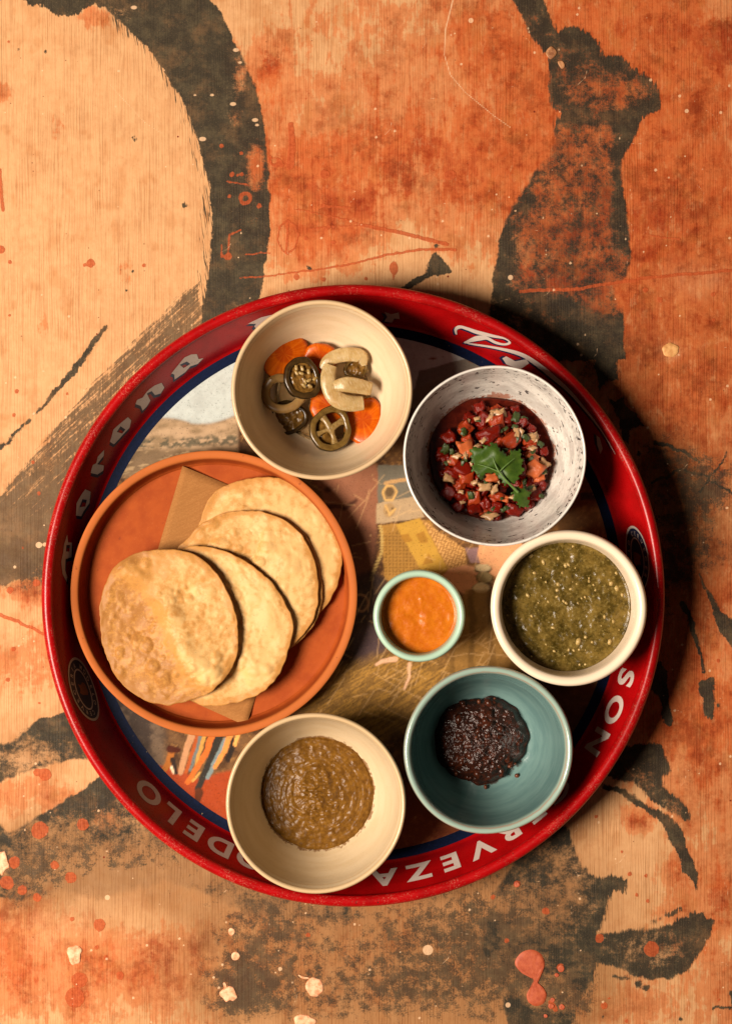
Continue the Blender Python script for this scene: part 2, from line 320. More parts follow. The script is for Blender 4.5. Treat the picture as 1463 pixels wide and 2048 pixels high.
rg = blobs(GX, GY, [(870, 320, 130, 80, .6), (690, 400, 110, 60, .7), (1380, 60, 90, 50, .6), (1450, 100, 40, 60, .8), (1130, 400, 110, 120, .4), (1200, 500, 120, 120, .55), (1325, 420, 50, 40, .6), (550, 320, 25, 40, .5), (1150, 640, 160, 80, .55), (1060, 560, 90, 30, .5), (1380, 400, 110, 200, .25), (1380, 210, 40, 30, .4), (1330, 270, 30, 30, .4), (150, 1980, 50, 60, .4), (330, 1910, 60, 50, .4), (1430, 1800, 30, 25, .7), (60, 1190, 60, 30, .5), (1400, 800, 120, 300, .35), (1300, 1300, 120, 300, .3), (600, 200, 60, 60, .3), (540, 120, 22, 30, .5), (1270, 1640, 50, 22, .45), (280, 1860, 60, 50, .2)])
rraw = rg + (fn2 - .5) * .9 * np.clip(rg * 3, 0, 1) + (fn - .5) * .5 * np.clip(rg * 3, 0, 1)
wr = sst(.30, .85, rg + (fn2 - .5) * .9 * np.clip(rg * 3, 0, 1) + (fn - .5) * .5 * np.clip(rg * 3, 0, 1))
umber_shade = blobs(GX, GY, [(1390, 1050, 110, 120, .75), (1330, 930, 90, 80, .55), (1200, 720, 120, 100, .5), (1340, 1180, 70, 120, .4), (1400, 700, 120, 200, .18), (700, 1900, 320, 110, .35), (980, 1880, 200, 160, .4), (1440, 2000, 60, 60, .2), (1420, 1600, 120, 350, .16), (1300, 700, 300, 500, .05)])  # brown paint wash, with the shadow right of the tray painted into it
over(col(104, 58, 28), np.clip(umber_shade * (.5 + fn2), 0, .85))
pl = blobs(GX, GY, [(250, 1760, 90, 40, .5), (190, 1790, 60, 60, .5), (95, 1865, 50, 40, .5), (880, 1840, 40, 60, .35), (560, 1640, 10, 10, 0), (1040, 1820, 30, 60, .35), (1270, 1720, 60, 60, .3), (700, 1990, 70, 60, .3), (1395, 560, 60, 30, .25), (1340, 702, 20, 14, .8)])
over(col(214, 166, 120), np.clip(pl * (.4 + 1.2 * fn2), 0, .8))
film = blobs(GX, GY, [(240, 1720, 280, 95, .95), (60, 1740, 120, 100, .7), (520, 1850, 190, 120, .85), (820, 1890, 240, 150, 1.0), (1040, 1850, 180, 200, 1.0), (700, 2010, 340, 80, .8), (480, 1980, 80, 80, .5), (1170, 1990, 60, 90, .4), (60, 1140, 110, 60, .6), (90, 1480, 110, 50, .5), (150, 980, 130, 90, .3), (1380, 1010, 100, 100, .4), (1130, 1980, 80, 90, .5)])
over(col(140, 98, 60), np.clip(film * (.55 + .9 * fbm(GX / 45, GY / 60, 4, 11)) , 0, .8))

Vt = np.stack([(GX - CX) * S, -(GY - CY) * S, np.zeros_like(GX)], -1)
tme = grid_mesh('table_top', Vt[:, ::-1])
f = lambda a: a[:, ::-1]
attr(tme, 'wash', np.concatenate([f(wash), np.ones(GX.shape + (1,))], -1), 'FLOAT_COLOR')
attr(tme, 'charcoal', f(charcoal)); attr(tme, 'rust', f(rust)); attr(tme, 'grime', f(grime)); attr(tme, 'dry', f(dry)); attr(tme, 'edgev', f(edgev)); ragged = .22 + np.clip(blobs(GX, GY, [(1190, 130, 150, 130, .9), (1130, 240, 60, 60, .6), (1220, 1790, 90, 90, .8), (1380, 1850, 70, 80, .7), (1150, 1960, 70, 80, .9), (1330, 1560, 60, 90, .5), (1150, 1690, 50, 60, .6), (1380, 1650, 40, 50, .6), (130, 30, 90, 40, .5)]), 0, .9)
attr(tme, 'ragged', f(ragged)); attr(tme, 'wear', f(wear)); attr(tme, 'stain', f(wo)); attr(tme, 'oraw', f(oraw)); attr(tme, 'rraw', f(rraw)); attr(tme, 'flecks', f(flk.a)); attr(tme, 'walpha', f(walpha))

m = Mat('painted_plywood'); v = m.px()
grain = m.noise(m.map(v, (.24, .006, 1)), 1, 2, .55)
grain2 = m.noise(m.map(v, (.42, .05, 1)), 1, 3, .65)
xx = m.xyz(v)[0]
wig = m.noise(m.map(v, (.03, .0022, 1)), 1, 3, .6)
rib = m.ma('MULTIPLY_ADD', m.ma('SINE', m.ma('ADD', m.ma('MULTIPLY', xx, 1.06), m.ma('MULTIPLY', wig, 34))), .5, .5)
ribm = m.mr(m.noise(m.map(v, (.02, .006, 1), (0, 0, 0), (9, 4, 0)), 1, 4, .6), .36, .62)
gl = m.ma('ADD', m.ma('MULTIPLY', m.ma('MULTIPLY', m.mr(rib, .35, 1.0), ribm), .55), m.ma('MULTIPLY', m.mr(grain, .50, .68), .45))
fine = m.noise(v, .16, 5, .65); mid = m.noise(v, .045, 4, .6)
c = col(202, 154, 108)
drip = m.noise(m.map(v, (.11, .018, 1)), 1, 5, .65); blot = m.noise(v, .07, 5, .68)
ow = m.ma('ADD', m.at('oraw'), m.ma('ADD', m.ma('MULTIPLY', m.ma('SUBTRACT', drip, .5), .75), m.ma('MULTIPLY', m.ma('SUBTRACT', blot, .5), .55)))
o1 = m.mr(ow, .30, .46); o2 = m.mr(ow, .55, .85)
c = m.mix(m.ma('MULTIPLY', o1, .62), c, col(192, 100, 48)); c = m.mix(m.ma('MULTIPLY', o2, .8), c, col(184, 86, 38))
rw = m.ma('ADD', m.at('rraw'), m.ma('ADD', m.ma('MULTIPLY', m.ma('SUBTRACT', drip, .5), .6), m.ma('MULTIPLY', m.ma('SUBTRACT', blot, .5), 1.1)))
c = m.mix(m.ma('MULTIPLY', m.mr(rw, .42, .58), .55), c, col(160, 64, 28)); c = m.mix(m.ma('MULTIPLY', m.mr(rw, .70, .95), .6), c, col(146, 52, 22))
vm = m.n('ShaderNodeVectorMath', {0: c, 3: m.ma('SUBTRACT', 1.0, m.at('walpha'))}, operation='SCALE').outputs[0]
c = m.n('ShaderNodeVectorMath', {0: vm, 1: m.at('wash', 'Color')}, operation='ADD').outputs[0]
c = m.mix(m.ma('MULTIPLY', m.mr(mid, .35, .7), .35), c, m.mix(.5, c, (.34, .15, .055, 1)))
c = m.mix(m.ma('MULTIPLY', gl, .50), c, m.mix(1, c, (.52, .36, .24, 1), 'MULTIPLY'))
c = m.mix(m.ma('MULTIPLY', m.mr(grain2, .54, .72), .34), c, m.mix(1, c, (.55, .42, .3, 1), 'MULTIPLY'))
mo = m.noise(v, .020, 7, .72); mo2 = m.noise(m.map(v, (.05, .022, 1)), 1, 6, .72)
sw = m.ma('MULTIPLY_ADD', m.at('stain'), .62, .14)
c = m.mix(m.ma('MULTIPLY', m.mr(mo, .46, .66), sw), c, m.mix(1, c, (.74, .50, .36, 1), 'MULTIPLY'))
c = m.mix(m.ma('MULTIPLY', m.mr(mo2, .5, .68), sw), c, m.mix(1, c, (.70, .46, .34, 1), 'MULTIPLY'))
c = m.mix(m.ma('MULTIPLY', m.mr(mo2, .46, .34), m.ma('MULTIPLY', sw, .6)), c, m.mix(.55, c, (.62, .34, .15, 1)))
dw = m.ma('ADD', m.ma('MULTIPLY', m.noise(v, .0085, 7, .74), .7), m.ma('MULTIPLY', m.noise(v, .06, 6, .75), .3))
wgt = m.ma('MULTIPLY_ADD', m.at('stain'), .52, .10)
c = m.mix(m.ma('MULTIPLY', m.mr(dw, .49, .60), wgt), c, m.mix(1, c, (.46, .33, .25, 1), 'MULTIPLY'))
c = m.mix(m.ma('MULTIPLY', m.mr(dw, .47, .38), m.ma('MULTIPLY', wgt, .55)), c, m.mix(.6, c, col(220, 140, 82)))
vsp = m.vor(m.map(v, (1, 1, 0), (0, 0, 0), (41, 13, 0)), .045); vsr = m.n('ShaderNodeSeparateColor', {0: m.n('ShaderNodeTexVoronoi', {'Vector': m.map(v, (1, 1, 0), (0, 0, 0), (41, 13, 0)), 'Scale': .045}).outputs[1]}).outputs
c = m.mix(m.ma('MULTIPLY', m.ma('MULTIPLY', m.mr(vsp, .085, .05), m.ma('GREATER_THAN', vsr[0], .80)), .6), c, col(92, 44, 22))
fsp = m.noise(v, .42, 3, .7)
c = m.mix(m.ma('MULTIPLY', m.mr(fsp, .60, .72), m.ma('MULTIPLY_ADD', m.at('stain'), .34, .06)), c, m.mix(1, c, (.55, .36, .25, 1), 'MULTIPLY'))
c = m.mix(m.ma('MULTIPLY', m.mr(fsp, .38, .28), m.ma('MULTIPLY_ADD', m.at('stain'), .30, .05)), c, (.66, .34, .16, 1))
# rust splashes under and over
rs_ = m.ma('ADD', m.at('rust'), m.ma('MULTIPLY', m.ma('SUBTRACT', fine, .5), 5))
rm = m.mr(rs_, -.6, 1.0)
# charcoal: edges broken by the grain
stre = m.ma('ADD', m.ma('MULTIPLY', m.ma('SUBTRACT', m.noise(m.map(v, (.22, .030, 1)), 1, 3, .62), .5), m.ma('MULTIPLY', m.at('ragged'), 30)), m.ma('MULTIPLY', m.ma('SUBTRACT', fine, .5), 9))
cs = m.ma('ADD', m.at('charcoal'), stre)
cm = m.mr(m.ma('DIVIDE', cs, m.ma('MULTIPLY_ADD', m.at('wear'), 5, 1.0)), -1.5, 1.5)
cov = m.mr(m.ma('ADD', m.ma('MULTIPLY', m.noise(v, .055, 5, .7), 1.0), m.ma('MULTIPLY', m.at('charcoal'), .012)), .26, .44)
cm = m.ma('MULTIPLY', cm, m.mr(cov, 0, 1, .62, .97))
wno = m.ma('ADD', m.ma('MULTIPLY', m.noise(v, .030, 7, .80), .75), m.ma('MULTIPLY', m.noise(v, .14, 5, .75), .25))
wm = m.mr(m.ma('ADD', wno, m.ma('MULTIPLY', m.at('wear'), .42)), .62, .80)
cm = m.ma('MULTIPLY', cm, m.mr(wm, 0, 1, 1, .20, False))
# grime
gn = m.noise(v, .035, 6, .72)
gm = m.mr(m.ma('SUBTRACT', m.ma('ADD', m.ma('MULTIPLY', gn, .75), m.ma('MULTIPLY', m.noise(v, .3, 3, .6), .25)), m.ma('MULTIPLY_ADD', m.at('grime'), -.46, .70)), -.04, .10)
gm = m.ma('MULTIPLY', gm, .82)
# dry brush: streaks along the stroke crossed by the grain
dn = m.noise(m.rotmap(v, 43, (.010, .17, 1)), 1, 4, .65)
dn2 = m.noise(m.map(v, (.26, .05, 1)), 1, 3, .6)
dmix = m.ma('ADD', m.ma('MULTIPLY', dn, .56), m.ma('ADD', m.ma('MULTIPLY', dn2, .24), m.ma('MULTIPLY', fine, .20)))
dm = m.mr(m.ma('ADD', dmix, m.ma('MULTIPLY', m.at('dry'), .34)), .64, .76)
dm = m.ma('MULTIPLY', dm, m.mr(m.at('dry'), 0, .2, 0, .8))
en = m.noise(m.rotmap(v, 98, (.018, .30, 1)), 1, 3, .6)
em = m.ma('MULTIPLY', m.mr(m.ma('ADD', en, m.ma('MULTIPLY', m.at('edgev'), .28)), .66, .72), m.mr(m.at('edgev'), 0, .15))
cm = m.ma('MAXIMUM', m.ma('MAXIMUM', cm, gm), m.ma('MAXIMUM', dm, m.ma('MULTIPLY', em, .9)))
chc = m.mix(m.mr(m.noise(v, .03, 4, .7), .4, .72), col(40, 39, 32), col(70, 63, 47))
chc = m.mix(m.ma('MULTIPLY', m.mr(m.noise(v, .016, 8, .72), .48, .66), .55), chc, col(104, 78, 52))
chc = m.mix(m.ma('MULTIPLY', m.mr(m.noise(v, .10, 5, .75), .5, .36), .5), chc, col(34, 33, 29))
chc = m.mix(m.ma('MULTIPLY', m.mr(m.noise(v, .4, 3, .7), .55, .75), .5), chc, col(120, 98, 70))
rustc = m.mix(m.mr(fine, .3, .7), col(150, 60, 26), col(178, 84, 44))
c = m.mix(m.ma('MULTIPLY', rm, .5), c, rustc)
c = m.mix(cm, c, chc)
c = m.mix(m.ma('MULTIPLY', rm, .72), c, rustc)
# pale specks, dark pinholes, hairline scratches
vd = m.vor(m.map(v, (1, 1, 0)), .028); vsel = m.n('ShaderNodeSeparateColor', {0: m.n('ShaderNodeTexVoronoi', {'Vector': m.map(v, (1, 1, 0)), 'Scale': .028}).outputs[1]}).outputs
ps = m.ma('MULTIPLY', m.mr(vd, .055, .035), m.ma('GREATER_THAN', vsel[0], .80))
c = m.mix(m.ma('MULTIPLY', ps, .7), c, col(222, 186, 146))
c = m.mix(m.ma('MULTIPLY', m.mr(m.at('flecks'), -.9, .5), .75), c, col(214, 176, 138))
vd2 = m.vor(m.map(v, (1, 1, 0), (0, 0, 0), (300, 77, 0)), .018)
vs2 = m.n('ShaderNodeSeparateColor', {0: m.n('ShaderNodeTexVoronoi', {'Vector': m.map(v, (1, 1, 0), (0, 0, 0), (300, 77, 0)), 'Scale': .018}).outputs[1]}).outputs
c = m.mix(m.ma('MULTIPLY', m.mr(vd2, .045, .03), m.ma('GREATER_THAN', vs2[1], .75)), c, col(110, 40, 20))
sp = m.noise(v, .55, 2, .5)
c = m.mix(m.ma('MULTIPLY', m.mr(sp, .70, .78), m.ma('MULTIPLY', cm, .5)), c, col(190, 150, 105))
hb = m.ma('ADD', m.ma('MULTIPLY', gl, -.6), m.ma('ADD', m.ma('MULTIPLY', fine, .5), m.ma('MULTIPLY', m.ma('MAXIMUM', cm, rm), .8)))
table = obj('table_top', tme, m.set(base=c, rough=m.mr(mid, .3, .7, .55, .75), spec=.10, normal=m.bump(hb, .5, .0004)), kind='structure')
table['label'] = 'painted plywood table top with orange stains and charcoal brush strokes'

# dried lumps of paint on the table: parts of the table top
def paint_blob(pts, h, mat, seed):
    P2 = spline(pts, 5, True); cxm = np.mean([p[0] for p in P2]); cym = np.mean([p[1] for p in P2])
    V = []; F = []; n = len(P2); rings = [(1.0, -0.0003), (.96, h * .55), (.82, h), (.5, h * .85)]
    for s_, z in rings:
        for i, p in enumerate(P2):
            x = cxm + (p[0] - cxm) * s_; y = cym + (p[1] - cym) * s_
            V.append(P(x, y) + Vector((0, 0, z + (h * .5 * (mnoise.noise(Vector((x * .12, y * .12, seed)))) if s_ < 1 else 0))))
    V.append(P(cxm, cym) + Vector((0, 0, h * .8)))
    for r_ in range(3):
        for i in range(n):
            a = r_ * n + i; b = r_ * n + (i + 1) % n; F.append((a, a + n, b + n, b))
    for i in range(n): F.append((3 * n + i, len(V) - 1, 3 * n + (i + 1) % n))
    me = mesh('paint_lump', V, [f_[::-1] for f_ in F])
    return obj('paint_lump', me, mat, table)
def ringpts(x, y, r, ry=None, jag=.12, n=11, seed=1):
    rn = random.Random(seed * 13 + int(x)); ry = ry or r
    return [(x + r * (1 + rn.uniform(-jag, jag)) * math.cos(2 * math.pi * i / n), y + ry * (1 + rn.uniform(-jag, jag)) * math.sin(2 * math.pi * i / n)) for i in range(n)]
def lump_mat(name, a, b):
    m = Mat(name); v = m.px(); n_ = m.noise(v, .09, 4, .65)
    return m.set(base=m.mix(m.mr(n_, .38, .66), a, b), rough=.6, normal=m.bump(m.noise(v, .2, 3, .6), .3, .0004))
peach = lump_mat('peach_paint', col(226, 178, 138), col(214, 132, 88)); rustp = lump_mat('rust_paint', col(176, 82, 46), col(160, 66, 34))
paint_blob(ringpts(150, 1908, 15, 20, .2, 13, 2), .0007, peach, 1); paint_blob(ringpts(458, 1988, 17, 16, .22, 13, 3), .0008, peach, 2)
paint_blob([(448, 1975), (446, 1966), (451, 1965), (454, 1974), (456, 1984), (449, 1984)], .0005, peach, 3)
paint_blob(ringpts(629, 1974, 18, 19, .07, 15, 4), .0006, peach, 4); paint_blob([(597, 1949), (606, 1953), (618, 1955), (618, 1958), (605, 1957), (597, 1952)], .0004, peach, 5)
paint_blob(ringpts(463, 1863, 7, 8, .12, 9, 5), .0005, peach, 6); paint_blob(ringpts(471, 1912, 9, 9, .08, 9, 6), .0006, peach, 7)
paint_blob(ringpts(607, 2040, 22, 13, .25, 13, 7), .0007, peach, 8); paint_blob(ringpts(3, 1722, 16, 24, .25, 13, 8), .0008, peach, 9)
paint_blob(ringpts(1340, 700, 17, 13, .2, 11, 9), .0005, lump_mat('ochre_paint', col(210, 158, 96), col(190, 130, 72)), 10)
paint_blob([(1028, 1925), (1040, 1905), (1062, 1898), (1082, 1908), (1089, 1928), (1082, 1950), (1078, 1960), (1076, 1968), (1088, 1978), (1093, 1992), (1086, 2008), (1070, 2013), (1056, 2005), (1052, 1990), (1060, 1974), (1066, 1962), (1060, 1954), (1040, 1944)], .0006, rustp, 11)
for x, y, r_ in ((1121, 1937, 7), (1113, 1950, 4), (1101, 2012, 6), (1104, 2000, 5), (1123, 2014, 6), (1090, 2032, 4), (1033, 1769, 6)): paint_blob(ringpts(x, y, r_, r_, .1, 8, 3), .0004, rustp, x)
brownp = lump_mat('brown_paint_curl', col(176, 122, 78), col(130, 78, 44))
paint_blob([(1090, 105), (1102, 92), (1113, 106), (1100, 119)], .0006, brownp, 3); paint_blob([(1114, 124), (1124, 122), (1129, 132), (1122, 138)], .0006, brownp, 4)

# ================================================================== TRAY
TC = Vector((-25 * S, -162 * S, 0)); FLOOR = 0.004
tray = thing('serving_tray', 'round red metal serving tray with white lettering, holding the plate and six bowls', 'tray', TC)
m = Mat('red_lacquer'); v = m.px(); z = m.xyz(v)[2]
n1 = m.noise(v, .02, 4, .6); n2 = m.noise(v, .25, 4, .7)
zz = m.mr(z, 100, 132)                                          # wear near the rim (height in px)
base = m.mix(m.mr(n1, .35, .7), (.33, .002, .003, 1), (.24, .0015, .002, 1))
topw = m.mr(z, 118, 132)
wearm = m.ma('MAXIMUM', m.ma('MULTIPLY', m.mr(n2, .70, .78), zz), m.ma('MULTIPLY', m.mr(m.ma('ADD', m.noise(v, .35, 3, .7), m.ma('MULTIPLY', m.noise(v, .013, 4, .7), .5)), .84, .93), topw))
base = m.mix(m.ma('MULTIPLY', wearm, .26), base, (.66, .30, .20, 1))
chip = m.ma('MULTIPLY', m.mr(m.noise(v, .07, 4, .7), .665, .69), topw)
base = m.mix(chip, base, (.03, .015, .012, 1))
red = m.set(base=base, rough=m.mr(n2, .3, .7, .26, .34), spec=.2, coat=.08, coatr=.2, normal=m.bump(m.ma("ADD", n2, m.ma("MULTIPLY", chip, -1)), .12, .0004))
mm = 0.001
def trayp(*pts): return [(r_ * S, z_) for r_, z_ in pts]
bead = [(592 + 11 * math.cos(a), .034 + 11 * S * math.sin(a)) for a in [R(d) for d in range(200, -120, -16)]]
wallme = lathe('side_wall', trayp((536, FLOOR - .0002), (539, FLOOR + .0004), (542.5, FLOOR + .0017), (545, .0085), (564, .0208), (582.5, .0326)), 240, sub=1)
outer = lathe('outer_skin', trayp((530, .0), (541, .0), (548, .0082), (567, .0205), (584, .031)), 160, sub=1)
obj('side_wall', wallme, red, tray); obj('rolled_rim', lathe('rolled_rim', trayp(*bead), 240, sub=1), red, tray)
obj('outer_skin', outer, red, tray)
# floor panel with its printed picture (pigment on the vertices)
st = 2.6; u = np.arange(-540, 541, st); UX, UY = np.meshgrid(u, u, indexing='ij')     # px about the tray centre, y down
rr = np.hypot(UX, UY); sc_ = np.where(rr > 536, 536 / np.maximum(rr, 1), 1)
UXc, UYc = UX * sc_, UY * sc_
k0 = 1 / (1 - FLOOR / D)
IX = CX + (UXc - 25) * k0; IY = CY + (UYc + 162) * k0               # photo pixel of each vertex
FX = IX + 4 * (fbm(IX / 14, IY / 14, 3, 2) - .5); FY = IY + 4 * (fbm(IX / 14, IY / 14, 3, 5) - .5)
def msk(fn_, soft=1.5):
    L = Layer(FX, FY, 30); fn_(L); return sst(-soft, soft, L.a)
fb = fbm(IX / 40, IY / 40, 5, 3, .6); fs = fbm(IX / 7, IY / 7, 3, 7, .6)
pc = np.broadcast_to(np.array(col(92, 64, 38))[:3], IX.shape + (3,)).copy()
pc = lerp(pc, col(58, 38, 24), sst(.4, .65, fb)); pc = lerp(pc, col(138, 98, 52), sst(.55, .75, fs) * .5)
sky = sst(8, -8, IY - (845 - .17 * (IX - 390) * (IX > 380) + 8 * np.sin(IX / 30))) * sst(1000, 960, IX)
pc = lerp(pc, col(160, 166, 162), np.where(sky > 0, sky, 0)); pc = lerp(pc, col(140, 142, 138), sky * sst(.5, .75, fb) * .35)
pc = lerp(pc, col(150, 150, 146), sky * sst(760, 820, IX) * .8)
hill = sst(-4, 4, IY - (845 - .17 * (IX - 390) * (IX > 380) + 8 * np.sin(IX / 30))) * sst(480, 470, IX) * sst(960, 940, IY)
pc = lerp(pc, col(140, 116, 90), hill); pc = lerp(pc, col(110, 90, 66), hill * sst(.35, .8, fbm(IX / 26, IY / 12, 4, 3))); 
shr = hill * sst(14, 5, np.abs(IY - (888 - .05 * (IX - 300)) + 12 * (fbm(IX / 9, IY / 9, 3, 4) - .5))) * sst(.38, .55, fbm(IX / 9, IY / 7, 3, 9))
pc = lerp(pc, col(58, 56, 44), shr * .85)
grd = hill * sst(892, 905, IY); pc = lerp(pc, col(76, 60, 42), grd * .8); pc = lerp(pc, col(130, 108, 80), grd * sst(.55, .7, fbm(IX / 20 + IY / 12, IY / 5, 3, 5)))
# roof under the speckled bowl
pc = lerp(pc, col(92, 82, 70), msk(lambda L: L.poly([(822, 800), (838, 742), (934, 716), (985, 745), (1000, 800), (830, 900)])) * .9)
pc = lerp(pc, col(96, 54, 28), msk(lambda L: L.disc(946, 722, 8, 3).disc(865, 717, 8, 2)))
# skin, lips, wall blocks
pc = lerp(pc, col(112, 72, 52), msk(lambda L: L.poly([(600, 930), (752, 930), (752, 1060), (742, 1130), (720, 1160), (690, 1140), (640, 980)], 3), 5))
pc = lerp(pc, col(54, 30, 24), msk(lambda L: L.line([(650, 1015), (672, 1012), (690, 1016), (712, 1000)], 6, 3).disc(655, 980, 8, 6), 3) * .8)
pc = lerp(pc, col(70, 42, 30), msk(lambda L: L.poly([(690, 1060), (752, 1060), (740, 1150), (700, 1160)], 3), 12) * .7)
pc = lerp(pc, col(88, 82, 70), msk(lambda L: L.poly([(755, 930), (850, 930), (850, 1000), (755, 1005)]))); pc = lerp(pc, col(150, 116, 76), msk(lambda L: L.line([(770, 966), (830, 955)], 4).line([(830, 1000), (770, 1010)], 3)))
pc = lerp(pc, col(140, 118, 90), msk(lambda L: L.poly([(752, 1006), (835, 992), (848, 1035), (752, 1048)])))
pc = lerp(pc, col(128, 98, 58), msk(lambda L: L.disc(778, 1020, 12, 14).disc(778, 985, 14, 16)) * .6)
pc = lerp(pc, col(60, 44, 28), msk(lambda L: L.disc(778, 984, 8, 10).disc(774, 1024, 3).disc(784, 1018, 3)) * .7)
pc = lerp(pc, col(168, 132, 78), msk(lambda L: L.line([(765, 985), (772, 972), (785, 972), (793, 985), (785, 1000), (770, 1000), (765, 985)], 2).line([(770, 1010), (778, 1030), (790, 1018)], 2)) * .9)
# skirt cloth
pc = lerp(pc, col(132, 96, 44), msk(lambda L: L.poly([(758, 1050), (860, 1040), (920, 1160), (860, 1180), (770, 1160)])) * .9)
wv = (np.sin((IX + IY) * .75) * np.sin((IX - IY) * .75)); pc = lerp(pc, col(84, 56, 24), msk(lambda L: L.poly([(760, 1070), (800, 1060), (840, 1150), (770, 1150)])) * sst(-.2, .5, wv) * .6)
pc = lerp(pc, col(150, 114, 46), msk(lambda L: L.poly([(790, 1048), (840, 1036), (896, 1142), (848, 1152)])))
pc = lerp(pc, col(120, 80, 30), msk(lambda L: L.poly([(800, 1070), (815, 1066), (825, 1082), (810, 1085)]).poly([(830, 1068), (848, 1062), (856, 1085), (840, 1086)]).poly([(845, 1130), (856, 1105), (866, 1126)])) * .7)
pc = lerp(pc, col(168, 126, 74), msk(lambda L: L.poly([(844, 1040), (930, 1098), (932, 1130), (898, 1140)])))
gr = np.maximum(sst(.2, .7, np.sin(IX * .95 + IY * .3)), sst(.2, .7, np.sin(IY * .95 - IX * .3)))
pc = lerp(pc, col(106, 72, 36), msk(lambda L: L.poly([(844, 1040), (930, 1098), (932, 1130), (898, 1140)])) * gr * .7)
pc = lerp(pc, col(112, 86, 86), msk(lambda L: L.poly([(930, 1095), (960, 1095), (960, 1125), (940, 1125)])))
pc = lerp(pc, col(176, 126, 88), msk(lambda L: L.poly([(958, 1085), (1040, 1060), (1040, 1180), (985, 1150), (962, 1130)], 2)))
pc = lerp(pc, col(168, 118, 84), msk(lambda L: L.poly([(885, 1150), (930, 1130), (960, 1145), (960, 1175), (930, 1190)], 3), 3))
for cx_, cy_, rx_, ry_, cc in ((965, 1135, 16, 8, (168, 148, 112)), (968, 1155, 15, 11, (120, 104, 70)), (962, 1176, 17, 11, (176, 158, 122)), (958, 1200, 18, 14, (84, 64, 38)), (960, 1222, 16, 9, (100, 78, 46)), (968, 1235, 14, 8, (90, 70, 42))):
    pc = lerp(pc, col(60, 44, 26), msk(lambda L: L.disc(cx_, cy_ + 2, rx_ + 2, ry_ + 2))); pc = lerp(pc, col(*cc), msk(lambda L: L.disc(cx_, cy_, rx_, ry_)))
# beads down the sash edge
for i in range(26):
    yb = 1052 + i * 4.4; pc = lerp(pc, col(150, 124, 72), msk(lambda L: L.disc(760 + 4 * math.sin(i * .2) - max(0, i - 12) * 1.1, yb, 4, 2), .8) * .9)
# dark lower cloth, gathered folds
pc = lerp(pc, col(40, 32, 32), msk(lambda L: L.poly([(700, 1160), (770, 1160), (770, 1320), (690, 1340), (660, 1290)], 3), 8) * .8)
pc = lerp(pc, col(64, 50, 54), msk(lambda L: L.poly([(705, 1270), (760, 1250), (770, 1300), (720, 1340)], 2), 8) * .6)
pc = lerp(pc, col(150, 112, 76), msk(lambda L: L.disc(722, 1206, 16, 19).disc(722, 1206, 12, 15, sub=True)) * .5)
fold = msk(lambda L: L.poly([(930, 1180), (1000, 1180), (1060, 1350), (880, 1360), (900, 1300)]), 4)
pc = lerp(pc, col(118, 86, 42), fold * .8); pc = lerp(pc, col(56, 38, 18), fold * sst(.2, .9, np.sin(IX * .16 + 3 * fb)) * .45)
# scratched lower middle
scr = msk(lambda L: L.poly([(600, 1420), (660, 1340), (830, 1300), (900, 1340), (830, 1450), (700, 1480)], 2), 16)
sn = fbm((IX * .87 - IY * .5) * .03, (IX * .5 + IY * .87) * .30, 3, 6, .7); sn2 = fbm((IX * .7 - IY * .7) * .04, (IX * .7 + IY * .7) * .25, 3, 11, .7)
pc = lerp(pc, col(104, 76, 36), scr * .8); pc = lerp(pc, col(160, 118, 50), scr * np.clip(sst(.55, .66, sn) + sst(.62, .70, sn2), 0, 1) * .32); pc = lerp(pc, col(44, 28, 14), scr * sst(.40, .32, sn) * .35)
pc = lerp(pc, col(170, 132, 104), msk(lambda L: L.line([(818, 1328), (818, 1350), (808, 1378)], 4, 2).line([(752, 1330), (765, 1322), (790, 1318)], 3, 5)))
# right-hand side
pc = lerp(pc, col(104, 70, 38), sst(1080, 1110, IX) * sst(.3, .6, fb) * .6 * sst(1120, 1090, IY)); pc = lerp(pc, col(60, 40, 24), sst(1050, 1080, IX) * sst(1300, 1340, IY) * .8)
pc = lerp(pc, col(44, 46, 44), msk(lambda L: L.poly([(1160, 985), (1240, 985), (1240, 1000), (1160, 1000)])) * .8)
# lower left figures and pot
pc = lerp(pc, col(82, 66, 52), sst(340, 320, IX) * sst(1380, 1410, IY)); pc = lerp(pc, col(48, 38, 32), sst(340, 320, IX) * sst(1380, 1410, IY) * sst(.42, .62, fb))
pc = lerp(pc, col(126, 50, 22), msk(lambda L: L.poly([(300, 1530), (345, 1535), (400, 1560), (440, 1545), (520, 1530), (520, 1700), (430, 1660), (330, 1570)]), 4))
for pts_, w_, cc in (([(385, 1470), (372, 1500), (362, 1545)], 9, (150, 108, 76)), ([(395, 1475), (380, 1520), (372, 1545)], 6, (136, 64, 28)), ([(402, 1470), (392, 1505), (380, 1540)], 5, (86, 92, 90)), ([(410, 1470), (400, 1500), (392, 1530)], 5, (160, 116, 56)),
                     ([(425, 1470), (410, 1510), (375, 1565)], 8, (170, 84, 34)), ([(440, 1470), (425, 1510), (395, 1580)], 10, (40, 36, 32)), ([(452, 1480), (432, 1520), (415, 1555)], 7, (96, 108, 108)), ([(460, 1470), (450, 1500), (430, 1535)], 7, (182, 112, 56)), ([(470, 1480), (455, 1520)], 8, (34, 26, 22)), ([(475, 1470), (470, 1490)], 6, (196, 136, 72)),
                     ([(345, 1500), (335, 1530), (325, 1545)], 9, (130, 76, 30)), ([(345, 1520), (352, 1545)], 7, (38, 26, 22)), ([(340, 1498), (355, 1500)], 9, (56, 22, 12)), ([(343, 1535), (347, 1545)], 4, (206, 176, 146)), ([(385, 1562), (400, 1545)], 3, (160, 120, 60)), ([(398, 1585), (395, 1600)], 11, (70, 34, 18))):
    pc = lerp(pc, col(*cc), msk(lambda L: L.line(pts_, w_ * .8, w_ * .6), 1.2))
